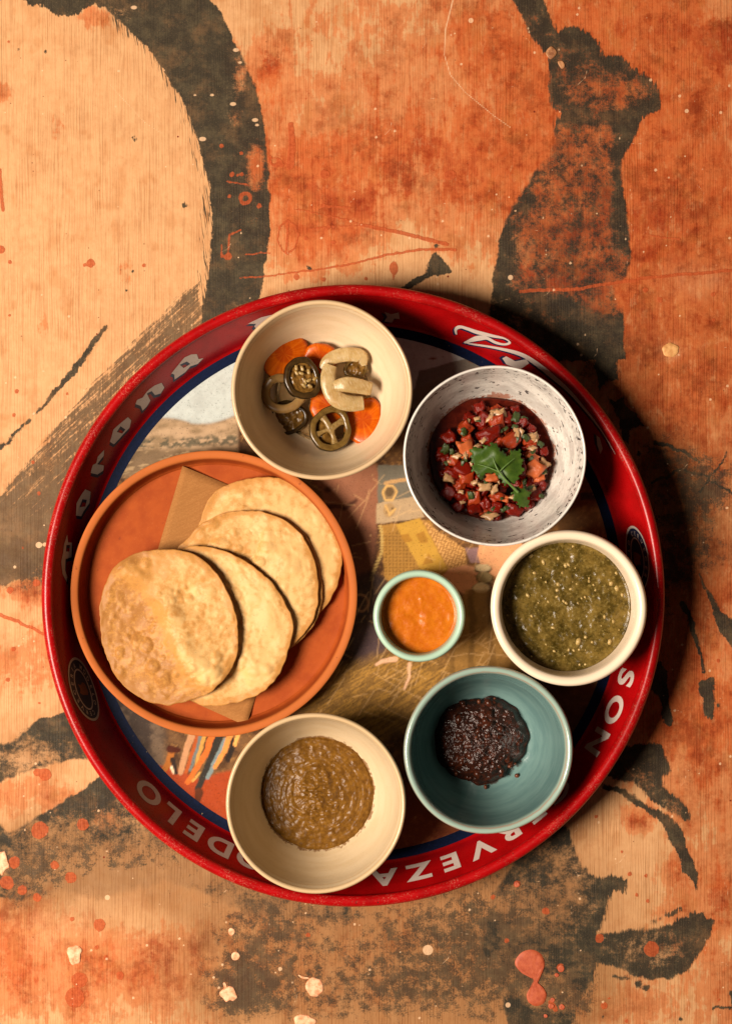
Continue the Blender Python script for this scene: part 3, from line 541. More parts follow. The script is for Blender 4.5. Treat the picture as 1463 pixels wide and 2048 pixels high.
# bottom between the bowls
pc = lerp(pc, col(92, 40, 20), sst(700, 730, IX) * sst(1560, 1600, IY) * sst(1000, 960, IX) * .7)
# scratches and flecks everywhere
rn = random.Random(3); Ls = Layer(IX, IY, 6)
for i in range(150):
    a = rn.choice([R(-60), R(-25), R(-70), R(20)]) + rn.uniform(-.25, .25); L_ = rn.uniform(12, 70); x0 = rn.uniform(600, 1000); y0 = rn.uniform(940, 1440) if i % 3 else rn.uniform(1290, 1440)
    Ls.line([(x0, y0), (x0 + L_ * math.cos(a), y0 + L_ * math.sin(a))], .7)
for i in range(90):
    a = rn.uniform(0, 6.28); x0 = rn.uniform(220, 1230); y0 = rn.uniform(700, 1700); Ls.disc(x0, y0, 1.5)
pc = lerp(pc, col(190, 152, 104), sst(-1.6, .6, Ls.a) * .24)
pc = np.clip(pc * (1.5 - .3 * np.clip(sky, 0, 1)[..., None] + .3 * (fs[..., None] - .5)), 0, 1)
Vf = np.stack([UXc * S, -UYc * S, np.full_like(UX, FLOOR)], -1)
fme = grid_mesh('floor_panel', Vf[:, ::-1]); bm = bmesh.new(); bm.from_mesh(fme)
bm.faces.ensure_lookup_table(); bmesh.ops.delete(bm, geom=[f_ for f_ in bm.faces if f_.calc_area() < (st * S) ** 2 * .05], context='FACES'); 
bm.to_mesh(fme) if False else None; bm.free()
attr(fme, 'pigment', np.concatenate([pc, np.ones(IX.shape + (1,))], -1)[:, ::-1], 'FLOAT_COLOR')
m = Mat('printed_picture'); v = m.px()
c = m.at('pigment', 'Color'); nn = m.noise(v, .3, 3, .6)
c = m.mix(m.ma('MULTIPLY', m.mr(nn, .6, .78), .25), c, (.4, .27, .13, 1)); c = m.mix(m.ma('MULTIPLY', m.mr(nn, .42, .3), .4), c, (.02, .012, .008, 1))
obj('floor_panel', fme, m.set(base=c, rough=m.mr(m.noise(v, .05, 4, .6), .3, .7, .3, .45), spec=.08, normal=m.bump(nn, .05, .0003)), tray)
m = Mat('blue_enamel'); v = m.px()
nn = m.noise(v, .11, 4, .7)
blue = m.set(base=m.mix(m.mr(nn, .7, .74), m.mix(m.mr(m.noise(v, .3, 3, .6), .3, .7), (.0025, .0055, .020, 1), (.004, .009, .034, 1)), (.3, .22, .12, 1)), rough=.4, spec=.06)
obj('blue_band', lathe('blue_band', [(536.2 * S, FLOOR + .00012), (517 * S, FLOOR + .00012)], 240, sub=1), blue, tray)

# ---- lettering on the wall
WR0, WZ0, WR1, WZ1 = 545 * S, .0085, 582.5 * S, .0326
wl = math.hypot(WR1 - WR0, WZ1 - WZ0); wd = ((WR1 - WR0) / wl, (WZ1 - WZ0) / wl)
def wall_pt(phi, t, lift):                                     # phi: image angle, clockwise, y down; in tray space
    r_ = WR0 + (WR1 - WR0) * t - wd[1] * lift; z_ = WZ0 + (WZ1 - WZ0) * t + wd[0] * lift
    return Vector((r_ * math.cos(phi), -r_ * math.sin(phi), z_))
def img2wall(px_, py_):
    lo_, hi_ = -.4, 1.6
    for _ in range(40):
        t = (lo_ + hi_) / 2; r_ = WR0 + (WR1 - WR0) * t; z_ = WZ0 + (WZ1 - WZ0) * t; k = 1 / (1 - z_ / D)
        cx_ = CX + TC.x / S * k; cy_ = CY - TC.y / S * k
        if math.hypot(px_ - cx_, py_ - cy_) > r_ / S * k: lo_ = t
        else: hi_ = t
    return math.atan2(py_ - cy_, px_ - cx_), t
m = Mat('white_print'); v = m.px()
white = m.set(base=m.mix(m.mr(m.noise(v, .22, 4, .7), .62, .72), (.50, .41, .36, 1), (.22, .05, .04, 1)), rough=.5, spec=.15)
m = Mat('navy_print'); navy = m.set(base=(.006, .010, .040, 1), rough=.4)
m = Mat('gold_print'); gold = m.set(base=(.20, .06, .02, 1), rough=.5)
def tess(polys):
    vs = [[Vector((p[0], p[1], 0)) for p in pl_] for pl_ in polys]
    tr = tessellate_polygon(vs); flat = [p for pl_ in polys for p in pl_]; return flat, tr
def refine(Q, tris, dd, lim):
    Q = list(Q); mid = {}
    work = [(t[0], t[i], t[i + 1]) for t in tris for i in range(1, len(t) - 1)]; out = []
    while work:
        t = work.pop(); e = max(((dd(Q[t[k]], Q[t[(k + 1) % 3]]), k) for k in range(3)))
        if e[0] < lim: out.append(t); continue
        a, b, c_ = t[e[1]], t[(e[1] + 1) % 3], t[(e[1] + 2) % 3]; key = (min(a, b), max(a, b))
        if key not in mid: mid[key] = len(Q); Q.append(((Q[a][0] + Q[b][0]) / 2, (Q[a][1] + Q[b][1]) / 2))
        work += [(a, mid[key], c_), (mid[key], b, c_)]
    return Q, out
def wall_decal(name, flat, tris, mat, parent, lift, conv):
    Q, tris = refine([tuple(conv(p)) for p in flat], [tuple(t) for t in tris], lambda a, b: math.hypot((a[0] - b[0]) * 565, (a[1] - b[1]) * 95), 14)
    V = [wall_pt(*q, lift) for q in Q]; F = []
    for t in tris:
        a, b, c_ = (V[i] for i in t); nrm = (b - a).cross(c_ - a)
        ctr = (a + b + c_) / 3; F.append(t if nrm.dot(Vector((-ctr.x, -ctr.y, .05))) > 0 else t[::-1])
    return obj(name, mesh(name, V, F, False), mat, parent)
zc = lambda L, ox=80, oy=560, s_=3.048: [(ox + a / s_, oy + b / s_) for a, b in L]
glyphs = [[zc([(820, 605), (885, 560), (915, 525), (960, 510), (995, 475), (965, 480), (955, 450), (920, 452), (880, 470), (830, 530), (800, 568), (818, 575)]), zc([(850, 515), (895, 495), (915, 510), (875, 535)])],
          [zc([(740, 625), (757, 655), (735, 690), (700, 700), (680, 675), (650, 690), (672, 735), (650, 770), (625, 795), (612, 765), (582, 755), (590, 730), (625, 715), (650, 680), (665, 665), (700, 640)])],
          [zc([(535, 835), (555, 855), (545, 900), (520, 925), (480, 970), (450, 1000), (425, 985), (435, 955), (447, 910), (480, 880)]), zc([(490, 890), (520, 910), (500, 935), (467, 925)])],
          [zc([(390, 1035), (388, 1070), (347, 1122), (388, 1130), (385, 1160), (350, 1185), (308, 1175), (315, 1145), (322, 1127), (343, 1115), (352, 1075)])],
          [zc([(275, 1275), (308, 1290), (300, 1360), (265, 1410), (250, 1440), (218, 1435), (222, 1360), (250, 1310)]), zc([(258, 1335), (285, 1340), (275, 1380), (240, 1385)])],
          [zc([(165, 1550), (171, 1600), (195, 1600), (192, 1690), (155, 1700), (153, 1770), (166, 1810), (162, 1842), (138, 1795), (128, 1720), (140, 1660), (146, 1610)]), zc([(160, 1615), (182, 1615), (178, 1655), (158, 1655)])],
          [[(495, 647), (522, 634), (548, 628), (560, 640), (545, 660), (515, 660), (508, 652), (512, 647)]],
          [[(768, 623), (782, 628), (797, 624), (799, 638), (788, 636), (784, 645), (768, 642), (774, 633)]],
          [[(1004, 716), (1012, 712), (1030, 722), (1052, 718), (1058, 726), (1040, 738), (1022, 732), (1012, 728)]],
          [[(1192, 870), (1199, 875), (1205, 898), (1200, 908), (1194, 890)]]]
for g in glyphs:
    flat, tr = tess(g)
    lt = wall_decal('letter', flat, tr, white, tray, .00022, lambda p: img2wall(*p))
    def sh(p):
        a, t = img2wall(*p); return a - .011, t - .06
    wall_decal('letter_shadow', flat, tr, navy, lt, .00010, sh)
def stroke(pts, ws, mat, lift, off=(0, 0), parent=tray, name='flourish'):
    C = [np.array(img2wall(*p)) for p in pts]
    Q = spline(C, 8); wq = spline([(w_,) for w_ in ws], 8); V = []; F = []
    rad = 565 * S
    for i, q in enumerate(Q):
        a = Q[min(i + 1, len(Q) - 1)] - Q[max(i - 1, 0)]; d = np.array((a[0] * rad, a[1] * wl)); d = d / (np.hypot(*d) + 1e-9)
        nx = -d[1] * wq[i][0] * S / rad; ny = d[0] * wq[i][0] * S / wl
        V += [wall_pt(q[0] + nx + off[0], q[1] + ny + off[1], lift), wall_pt(q[0] - nx + off[0], q[1] - ny + off[1], lift)]
        if i: k = 2 * i; F.append((k - 2, k - 1, k + 1, k))
    return obj(name, mesh(name, V, F, False), mat, parent)
fl1 = [(912, 668), (911, 658), (920, 653), (935, 657), (955, 664), (985, 671), (1008, 676), (1019, 684), (1008, 688), (990, 684), (972, 675), (955, 676), (928, 685)]
fw1 = [2, 3, 5, 6, 7, 5, 3, 2.5, 3, 5, 6, 7, 2]
fl2 = [(928, 684), (947, 688), (991, 695), (1041, 708), (1073, 727), (1104, 752), (1136, 780), (1167, 815), (1199, 856), (1230, 908)]
fw2 = [1.5, 3, 4, 7, 9, 9, 7, 5, 3, .6]
for P_, W_ in ((fl1, fw1), (fl2, fw2)):
    f_ = stroke(P_, W_, white, .0003); stroke(P_, [w_ * 1.15 for w_ in W_], navy, .00012, (-.004, -.075), f_, 'flourish_shadow')
# block capitals
def text_mesh(ch_, size=1.0, bold=.03):
    cu = bpy.data.curves.new('tmp', 'FONT'); cu.body = ch_; cu.size = size; cu.offset = bold; cu.align_x = 'CENTER'; cu.resolution_u = 6
    o = bpy.data.objects.new('tmp', cu); COL.objects.link(o); dg = bpy.context.evaluated_depsgraph_get()
    me = bpy.data.meshes.new_from_object(o.evaluated_get(dg)); vs = [(v_.co.x, v_.co.y) for v_ in me.vertices]; fs_ = [tuple(p.vertices) for p in me.polygons]
    bpy.data.objects.remove(o); bpy.data.curves.remove(cu); bpy.data.meshes.remove(me)
    return vs, fs_
def put_letter(ch_, deg):
    vs, fs_ = text_mesh(ch_, 1.0, .035)
    def conv(p): return R(deg) + p[0] * 74 * S / (565 * S), .14 + p[1] * .80
    wall_decal('letter', vs, fs_, white, tray, .0002, conv)
for ch_, dg_ in (('S', 17.0), ('O', 23.9), ('N', 31.1), ('C', 43.8), ('E', 50.0), ('R', 56.6), ('V', 63.2), ('E', 69.9), ('Z', 76.6), ('A', 83.8), ('M', 103.5), ('O', 111), ('D', 117.8), ('E', 123.8), ('L', 129.6), ('O', 135.8)): put_letter(ch_, dg_)
def seal(deg):
    rad = 565
    E = lambda a, b, n=44: [(a * math.cos(2 * math.pi * i / n), b * math.sin(2 * math.pi * i / n)) for i in range(n)]
    conv = lambda p: (R(deg) + p[0] / rad, .47 + p[1] * S / wl)
    fl, tr = tess([E(66, 42)]); s_ = wall_decal('seal', fl, tr, navy, tray, .00012, conv)
    fl, tr = tess([E(66, 42), E(61, 38)]); wall_decal('seal_ring', fl, tr, white, s_, .00024, conv)
    fl, tr = tess([E(43, 24), E(39.5, 21)]); wall_decal('seal_ring', fl, tr, white, s_, .00024, conv)
    V = []; F = []
    word = 'CERVECERIA MODELO '
    for i, ch_ in enumerate(word * 1):
        if ch_ == ' ': continue
        a = math.pi * 1.05 - i * 2 * math.pi / len(word); vs, fs_ = text_mesh(ch_, 1.0, .02); b0 = len(V)
        for x, y in vs:
            rr_ = y * 13; px_ = x * 15
            aa = a - px_ / 52; V.append(((46 + rr_) * math.cos(aa), (27 + rr_ * .8) * math.sin(aa)))
        F += [tuple(b0 + k for k in f_) for f_ in fs_]
    wall_decal('seal_lettering', V, F, white, s_, .00024, conv)
    fl, tr = tess([[(-14, -10), (-8, -14), (8, -13), (14, -6), (10, 4), (14, 12), (3, 8), (-4, 14), (-10, 6)]]); wall_decal('seal_emblem', fl, tr, gold, s_, .0003, conv)
seal(-7.2); seal(160.6)

# ================================================================== CERAMICS
def glaze(name, base, dark, rimc, h, grainy=.35, rough=.3, rimw=2.2, speck=.42, stain=None):
    m = Mat(name); v = m.px(); z = m.xyz(v)[2]; cy_ = m.at('cyl', 'Vector')
    n1 = m.noise(v, .35, 3, .65); n2 = m.noise(m.map(cy_, (.010, .010, .05)), 1, 4, .6)
    c = m.mix(m.mr(n2, .35, .7, 0, .6), base, dark)
    c = m.mix(m.ma('MULTIPLY', m.mr(n1, .60, .75), speck), c, tuple(x * .5 for x in dark[:3]) + (1,))
    zt = m.ma('ADD', z, m.ma('MULTIPLY', m.ma('SUBTRACT', m.noise(v, .06, 3, .6), .5), 4))
    c = m.mix(m.mr(zt, h / S - rimw / 1000 / S, h / S - .4 * rimw / 1000 / S, 0, grainy), c, rimc)
    if stain: c = wall_stain(m, c, z, v, *stain)
    if grainy >= .5:
        gz = m.ma('ADD', z, m.ma('MULTIPLY', m.noise(v, .03, 3, .6), 3)); c = m.mix(m.ma('MULTIPLY', m.ma('MULTIPLY', m.mr(gz, h / S - 21, h / S - 17.5), m.mr(gz, h / S - 13, h / S - 16.5)), .38), c, rimc)
    return m.set(base=c, rough=m.mr(n1, .3, .7, rough, rough + .14), spec=.35, coat=.2, coatr=.15, normal=m.bump(m.ma('ADD', m.ma('MULTIPLY', n1, .5), n2), .10, .0004))
def wall_stain(m, c, z, v, zc, tint, hgt=16, thr=.56):
    n_ = m.ma('ADD', m.ma('MULTIPLY', m.noise(v, .035, 4, .65), .6), m.ma('MULTIPLY', m.noise(v, .16, 4, .7), .4))
    f_ = m.mr(m.ma('ADD', n_, m.mr(z, zc, zc + hgt, .10, -.14, False)), thr, thr + .05)
    return m.mix(m.ma('MULTIPLY', m.ma('MULTIPLY', f_, m.mr(z, zc + hgt, zc + hgt * .5)), .8), c, tint)
def bowl_at(px_, py_, h): return P(px_, py_, FLOOR + h) * Vector((1, 1, 0)) if False else Vector((P(px_, py_, FLOOR + h).x, P(px_, py_, FLOOR + h).y, FLOOR + .0002))
def scale_prof(pts, r_px, h):                                   # r_px: rim radius in the photo; the profile has rim 48 x 50 mm
    k = r_px * S * (1 - (FLOOR + h) / D) / .048; q = h / .050
    return [(r_ * .001 * k, z_ * .001 * q) for r_, z_ in pts]
cone = [(0, 1.2), (17, 1.2), (18, 0), (21, 0), (22, 1.5), (27, 3.2), (36, 14), (43, 30), (46.6, 43), (47.8, 48), (47.6, 49.6), (46.7, 50.2), (45.6, 49.6), (44.9, 47.5), (43.9, 44), (41.5, 34), (36, 20.5), (30, 10.6), (25, 6.6), (18, 5.0), (9, 4.4), (0, 4.2)]
cream = glaze('cream_stoneware', (.66, .51, .335, 1), (.56, .41, .24, 1), (.42, .25, .10, 1), .050, .5)
cream2 = glaze('sand_stoneware', (.60, .47, .30, 1), (.52, .385, .22, 1), (.46, .28, .12, 1), .050, .5, stain=(45, (.16, .06, .012, 1), 12, .56))
b1 = obj('stoneware_bowl', lathe('stoneware_bowl', scale_prof(cone, 181.5, .050), 128, .004, 1), cream, None, 'cream stoneware bowl holding pickled carrot, onion and jalapeno slices', 'bowl', 'bowls on the red tray', loc=bowl_at(643, 780, .050))
b5 = obj('stoneware_bowl', lathe('stoneware_bowl', scale_prof(cone, 181, .050), 128, .003, 4), cream2, None, 'sand-coloured stoneware bowl holding smooth brown mole paste', 'bowl', 'bowls on the red tray', loc=bowl_at(631, 1607, .050))
# speckled bowl
m = Mat('speckled_glaze'); v = m.px(); z = m.xyz(v)[2]; cy_ = m.at('cyl', 'Vector'); H2 = .052 / S
n2 = m.noise(m.map(cy_, (.012, .012, .035)), 1, 5, .65); n1 = m.noise(v, .2, 4, .6)
low = m.mr(z, 160, 90)
c = m.mix(m.ma('MULTIPLY', m.mr(m.ma('ADD', n2, m.ma('MULTIPLY', low, .07)), .44, .66), .62), (.68, .64, .58, 1), (.34, .30, .27, 1))
c = m.mix(m.ma('MULTIPLY', m.mr(n1, .48, .70), .35), c, (.36, .28, .22, 1))
sp1 = m.mr(m.noise(m.map(cy_, (.055, .055, .12)), 1, 2, .5), .655, .675)
sp2 = m.mr(m.noise(m.map(cy_, (.10, .10, .12), (0, 0, 0), (30, 0, 9)), 1, 2, .5), .575, .60)
rimb = m.ma('MULTIPLY', m.mr(z, H2 - 44, H2 - 14), m.ma('SUBTRACT', 1.0, m.mr(z, H2 - 4, H2 - .6)))
nearr = m.ma('MULTIPLY', m.ma('MULTIPLY', sp2, rimb), m.mr(m.noise(v, .012, 3, .6), .28, .45))
c = m.mix(m.ma('MAXIMUM', m.ma('MULTIPLY', sp1, .85), nearr), c, (.018, .014, .014, 1))
c = m.mix(m.ma('MULTIPLY', m.mr(z, H2 - 6, H2 - 1), .75), c, (.66, .63, .58, 1))
c = wall_stain(m, c, z, v, 62, (.30, .09, .04, 1), 18, .54)
spk = m.set(base=c, rough=.26, spec=.5, coat=.3, coatr=.1, normal=m.bump(m.ma('ADD', n2, m.ma('MULTIPLY', m.ma('MAXIMUM', sp1, nearr), -.6)), .12, .0004))
deep = [(0, 1.2), (15, 1.2), (16, 0), (19, 0), (20, 1.5), (27, 5), (37, 18), (43, 32), (46.6, 44), (47.6, 48), (47.5, 49.6), (46.9, 50.2), (46.2, 49.6), (45.4, 46.5), (42.5, 36), (37, 22.5), (30, 11.6), (24, 7), (17, 5.0), (9, 4.4), (0, 4.2)]
b2 = obj('speckled_bowl', lathe('speckled_bowl', scale_prof(deep, 183.5, .052), 128, .006, 2), spk, None, 'white and grey speckled bowl of chopped tomato salsa with a green leaf', 'bowl', 'bowls on the red tray', loc=bowl_at(989, 912, .052))
# white bowl: steep side, thick round lip
pail = [(0, 1.2), (26, 1.2), (27, 0), (31, 0), (33, 2), (39, 9), (43.5, 24), (46.2, 40), (47.6, 46), (47.9, 48.2), (46.6, 50), (44.6, 50.3), (42.6, 49.2), (41.6, 46.5), (40.9, 42), (39, 28), (36, 15), (31, 8), (24, 5.2), (12, 4.4), (0, 4.2)]
wg = glaze('white_glaze', (.76, .62, .46, 1), (.74, .60, .43, 1), (.80, .66, .50, 1), .050, .3, .25, 2, .08, stain=(125, (.30, .20, .05, 1), 9, .56))
b3 = obj('salsa_bowl', lathe('salsa_bowl', scale_prof(pail, 156.5, .050), 128, .004, 3), wg, None, 'white thick-lipped bowl filled with seedy green salsa', 'bowl', 'bowls on the red tray', loc=bowl_at(1137, 1216, .050))
# mint ramekin
ram = [(0, 1), (31, 1), (32, 0), (38, 0), (42, 3), (45.5, 14), (46.8, 34), (47.7, 43), (47.9, 46.5), (46.6, 49.4), (44, 50.2), (41.4, 49), (40, 45.5), (39.4, 38), (38, 16), (35, 8), (28, 5), (12, 4.2), (0, 4)]
mg = glaze('mint_glaze', (.33, .50, .385, 1), (.30, .46, .36, 1), (.40, .54, .43, 1), .036, .45, .24, 3, .12, stain=(93, (.42, .11, .01, 1), 9, .56))
b6 = obj('small_ramekin', lathe('small_ramekin', scale_prof(ram, 92.5, .036), 112, .003, 5), mg, None, 'small mint green ramekin of smooth orange salsa, smallest dish on the tray', 'ramekin', 'bowls on the red tray', loc=bowl_at(838, 1232, .036))
# teal bowl
m = Mat('teal_glaze'); v = m.px(); z = m.xyz(v)[2]; cy_ = m.at('cyl', 'Vector'); arc_ = m.xyz(cy_)[2]
n2 = m.noise(m.map(cy_, (.008, .008, .05)), 1, 4, .6); n1 = m.noise(v, .2, 3, .6)
c = m.mix(m.mr(n2, .35, .7), (.130, .222, .208, 1), (.092, .170, .165, 1))
HT = .050 / S; zt = m.ma('ADD', z, m.ma('MULTIPLY', m.ma('SUBTRACT', m.noise(v, .04, 3, .6), .5), 5))
c = m.mix(m.mr(zt, HT - 17, HT - 6, 0, .8), c, (.30, .40, .33, 1))
c = m.mix(m.ma('MULTIPLY', m.ma('MULTIPLY', m.mr(zt, HT - 5.5, HT - 3.5), m.mr(zt, HT - .6, HT - 2.4)), .6), c, (.34, .17, .11, 1))
c = wall_stain(m, c, z, v, 24, (.05, .02, .012, 1), 12, .60)
tg = m.set(base=c, rough=.22, spec=.5, coat=.35, coatr=.08, normal=m.bump(n1, .05, .0003))
round_ = [(0, 1.2), (19, 1.2), (20, 0), (24, 0), (25, 1.5), (34, 7), (42, 20), (46, 34), (47.6, 44), (48, 47.5), (47.4, 49.6), (46, 50.2), (44.4, 49.2), (43.4, 46.6), (42.2, 40), (39, 27), (33, 14), (26, 7.2), (18, 5.2), (9, 4.4), (0, 4.2)]
b4 = obj('glazed_bowl', lathe('glazed_bowl', scale_prof(round_, 169, .050), 128, .006, 7), tg, None, 'teal glazed bowl with pale lip holding almost black chunky chilli salsa', 'bowl', 'bowls on the red tray', loc=bowl_at(976, 1501, .050))
# terracotta plate
m = Mat('terracotta'); v = m.px(); z = m.xyz(v)[2]; cy_ = m.at('cyl', 'Vector')
n1 = m.noise(v, .3, 4, .65); n2 = m.noise(m.map(cy_, (.006, .006, .12)), 1, 4, .6); n3 = m.noise(v, .02, 4, .6)
c = m.mix(m.mr(n3, .35, .68), (.335, .066, .012, 1), (.27, .047, .009, 1)); c = m.mix(m.ma('MULTIPLY', m.mr(n1, .58, .74), .3), c, (.46, .14, .04, 1))
c = m.mix(m.mr(z, 48, 61, 0, .6), c, (.47, .145, .036, 1))
c = m.mix(m.ma('MULTIPLY', m.mr(m.noise(v, .055, 3, .6), .69, .72), .5), c, (.16, .03, .012, 1))
terr = m.set(base=c, rough=.6, spec=.07, normal=m.bump(m.ma('ADD', n1, m.ma('MULTIPLY', n2, 1.5)), .14, .0004))
HP = .0175; kp = (1 - (FLOOR + HP) / D)
pr = [(0, .8), (200, .8), (206, 0), (222, 0), (240, 2), (262, 5), (274, 10), (281, 14), (285, 16), (286.5, 16.8), (285.5, 17.4), (281, 17.7), (274, 17.3), (270.5, 16.2), (269, 14), (267, 10), (264.5, 6.8), (260, 5.0), (248, 4.3), (120, 4.0), (0, 4.0)]
plate = obj('terracotta_plate', lathe('terracotta_plate', [(r_ * S * kp, z_ * .001) for r_, z_ in pr], 160, .002, 3, 4), terr, None, 'round terracotta plate with raised rim carrying a fan of tostadas', 'plate', loc=bowl_at(427.5, 1187, HP))
PF = FLOOR + .0043                                              # plate floor

# ---- brown paper
m = Mat('kraft_paper'); v = m.px(); n1 = m.noise(v, .3, 4, .7); n2 = m.noise(m.rotmap(v, 25, (.03, .3, 1)), 1, 3, .6)
kraft = m.set(base=m.mix(m.mr(n1, .35, .7), m.mix(m.mr(n2, .4, .7), (.33, .145, .044, 1), (.28, .118, .034, 1)), (.26, .108, .030, 1)), rough=.8, spec=.1, normal=m.bump(n1, .12, .0002))
A_, B_, C_, E_ = (365, 932), (628, 1040), (492, 1452), (245, 1340); N = 22; V = np.zeros((N + 1, N + 1, 3))
for i in range(N + 1):
    for j in range(N + 1):
        a, b = i / N, j / N
        x = (A_[0] * (1 - a) + B_[0] * a) * (1 - b) + (E_[0] * (1 - a) + C_[0] * a) * b; y = (A_[1] * (1 - a) + B_[1] * a) * (1 - b) + (E_[1] * (1 - a) + C_[1] * a) * b
        d = math.hypot(x - 427, y - 1187)
        z_ = PF + .0006 + .0045 * max(0, (d - 225) / 60) ** 1.5 + .0006 * math.sin(a * 5 + 1) * (1 - b)
        V[i, j] = P(x, y, z_)
pme = grid_mesh('paper_sheet', V[:, ::-1])
paper = obj('paper_sheet', pme, kraft, None, 'rectangle of brown kraft paper lying under the tostadas on the plate', 'paper')
sm_ = paper.modifiers.new('thick', 'SOLIDIFY'); sm_.thickness = .00018

# ---- tostadas
m = Mat('fried_tortilla'); v = m.px(); to = m.at('toast')
n1 = m.noise(v, .05, 6, .72); n2 = m.noise(v, .20, 4, .72); n3 = m.noise(v, .5, 2, .5)
k_ = m.ma('ADD', to, m.ma('MULTIPLY', m.ma('SUBTRACT', n1, .5), 1.7))
c = m.mix(m.mr(k_, -.12, .46), (.61, .375, .145, 1), (.46, .215, .054, 1)); c = m.mix(m.mr(m.ma('ADD', k_, m.ma('MULTIPLY', m.ma('SUBTRACT', n2, .5), .8)), .62, 1.05), c, (.34, .145, .035, 1))
c = m.mix(m.ma('MULTIPLY', m.mr(n2, .56, .72), .3), c, (.66, .45, .21, 1))
c = m.mix(m.ma('MULTIPLY', m.mr(n3, .68, .73), .7), c, (.10, .05, .018, 1))
tort = m.set(base=c, rough=.5, spec=.2, normal=m.bump(m.ma('ADD', m.ma('MULTIPLY', n2, .8), m.ma('MULTIPLY', n3, .3)), .16, .0004), sss=.08, sssr=(.004, .002, .001))
def tostada(pts, z0, tilt, az, seed, toast, bub, label, fold=0.0):
    k = 1 - (z0 + .004) / D
    pt = [np.array(p) for p in spline(pts, 6, True)]; c0 = np.mean(pt, 0)
    ang = np.array([math.atan2(-(p[1] - c0[1]), p[0] - c0[0]) for p in pt]); rad = np.array([np.hypot(*(p - c0)) for p in pt]); o_ = np.argsort(ang); ang = ang[o_]; rad = rad[o_]
    nt, nr = 200, 64; th = np.linspace(0, 2 * np.pi, nt, endpoint=False); tw = (th + np.pi) % (2 * np.pi) - np.pi
    rt = np.interp(tw, ang, rad, period=2 * np.pi); rt = rt * (1 + .018 * (fbm(np.cos(th) * 9 + seed, np.sin(th) * 9, 3, seed) - .5) * 2)
    s_ = np.concatenate([np.linspace(0.01, .97, nr - 3), [.985, 1.0]]); RR = np.outer(s_, rt); X = RR * np.cos(th); Y = RR * np.sin(th)
    nx, ny = X + seed * 31.0, Y + seed * 17.0
    e = s_[:, None]
    b1_ = sst(.50, .80, fbm(nx / 20, ny / 20, 3, seed)); b2_ = sst(.46, .74, fbm(nx / 8.5, ny / 8.5, 2, seed + 3))
    big = fbm(nx / 75, ny / 75, 2, seed + 5) - .5
    ridge = np.exp(-(((X * .80 + Y * .6) + 14 * np.sin((X * .6 - Y * .8) / 40) - 10) / 26.0) ** 2)
    reg_ = lambda px_, py_: float(sst(.36, .6, fbm(np.array([(px_ + seed * 31.0) / 55 + 7]), np.array([(py_ + seed * 17.0) / 55]), 2, seed + 6))[0])
    reg = sst(.38, .62, fbm(nx / 55 + 7, ny / 55, 2, seed + 6)) * .75 + .45 * sst(.55, .9, e) + .15
    rb = random.Random(seed * 7 + 1); BL = np.zeros_like(X)
    for _ in range(230):
        a_b = rb.uniform(0, 6.283); q_b = rb.uniform(.05, .97) ** .6; r_b = rb.uniform(2.4, 7.5) if rb.random() < .88 else rb.uniform(8, 17)
        bx = q_b * rt.mean() * math.cos(a_b); by = q_b * rt.mean() * math.sin(a_b)
        d2 = ((X - bx) / r_b) ** 2 + ((Y - by) / (r_b * rb.uniform(.7, 1.2))) ** 2
        BL = np.maximum(BL, r_b / 11 * .0010 * np.clip(1 - d2, 0, 1) ** .7 * (.4 + .6 * reg_(bx, by)))
    H = BL * bub + (.0003 * b1_ + .00025 * b2_) * bub * reg + .0075 * big * (1 - e ** 5) + fold * ridge * .0035
    H = H * (.72 + .28 * sst(1.0, .95, e)) + .0008 * (1 - e ** 2)
    to_ = toast * sst(-70, 30, -X + Y * -.3 - 10) * .8 + .55 * sst(.88, 1.0, e) - ridge * fold * .4 + .25 * (b2_ - .4) * .6 + (toast - .3) * .3
    a_ = S * k; top = np.stack([X * a_, Y * a_, H + .0005], -1); bot = np.stack([X[::-1] * a_, Y[::-1] * a_, (H * .92)[::-1] - .0005], -1)
    G = np.concatenate([top, bot], 0); n_ = len(G); V = G.reshape(-1, 3); F = []
    for i in range(n_ - 1):
        for j in range(nt):
            a2 = i * nt + j; b2 = i * nt + (j + 1) % nt; F.append((a2, a2 + nt, b2 + nt, b2))
    F.append(tuple(range(nt))); F.append(tuple(reversed(range((n_ - 1) * nt, n_ * nt))))
    me = mesh('tostada', V, F); attr(me, 'toast', np.concatenate([to_, to_[::-1]], 0))
    ctr = P(c0[0], c0[1], z0 + .003)
    o = obj('tostada', me, tort, None, label, 'tostada', 'fanned tostadas on the terracotta plate', loc=ctr)
    o.rotation_euler = Matrix.Rotation(tilt, 3, Vector((math.sin(az), -math.cos(az), 0))).to_euler()
    return o
az = R(40)
t4 = [(405, 1028), (428, 985), (478, 962), (530, 954), (580, 965), (640, 1010), (676, 1072), (684, 1130), (671, 1178), (646, 1218), (600, 1262), (540, 1280), (460, 1260), (410, 1190), (390, 1100)]
t3b = [(380, 1085), (410, 1052), (455, 1030), (510, 1026), (570, 1042), (612, 1072), (636, 1130), (644, 1185), (634, 1238), (590, 1290), (520, 1320), (430, 1300), (375, 1220), (360, 1140)]
t3 = [(352, 1102), (374, 1079), (402, 1048), (452, 1025), (512, 1022), (560, 1036), (602, 1068), (630, 1122), (637, 1182), (630, 1232), (592, 1285), (520, 1330), (430, 1325), (365, 1250), (345, 1170)]
t2 = [(352, 1108), (400, 1092), (470, 1110), (540, 1160), (578, 1220), (586, 1262), (562, 1340), (520, 1386), (440, 1412), (380, 1402), (320, 1360), (290, 1280), (300, 1180)]
t1 = [(199, 1235), (206, 1180), (235, 1128), (285, 1103), (340, 1098), (390, 1108), (436, 1148), (466, 1205), (478, 1262), (470, 1325), (432, 1375), (385, 1400), (335, 1411), (285, 1400), (235, 1360), (207, 1300)]
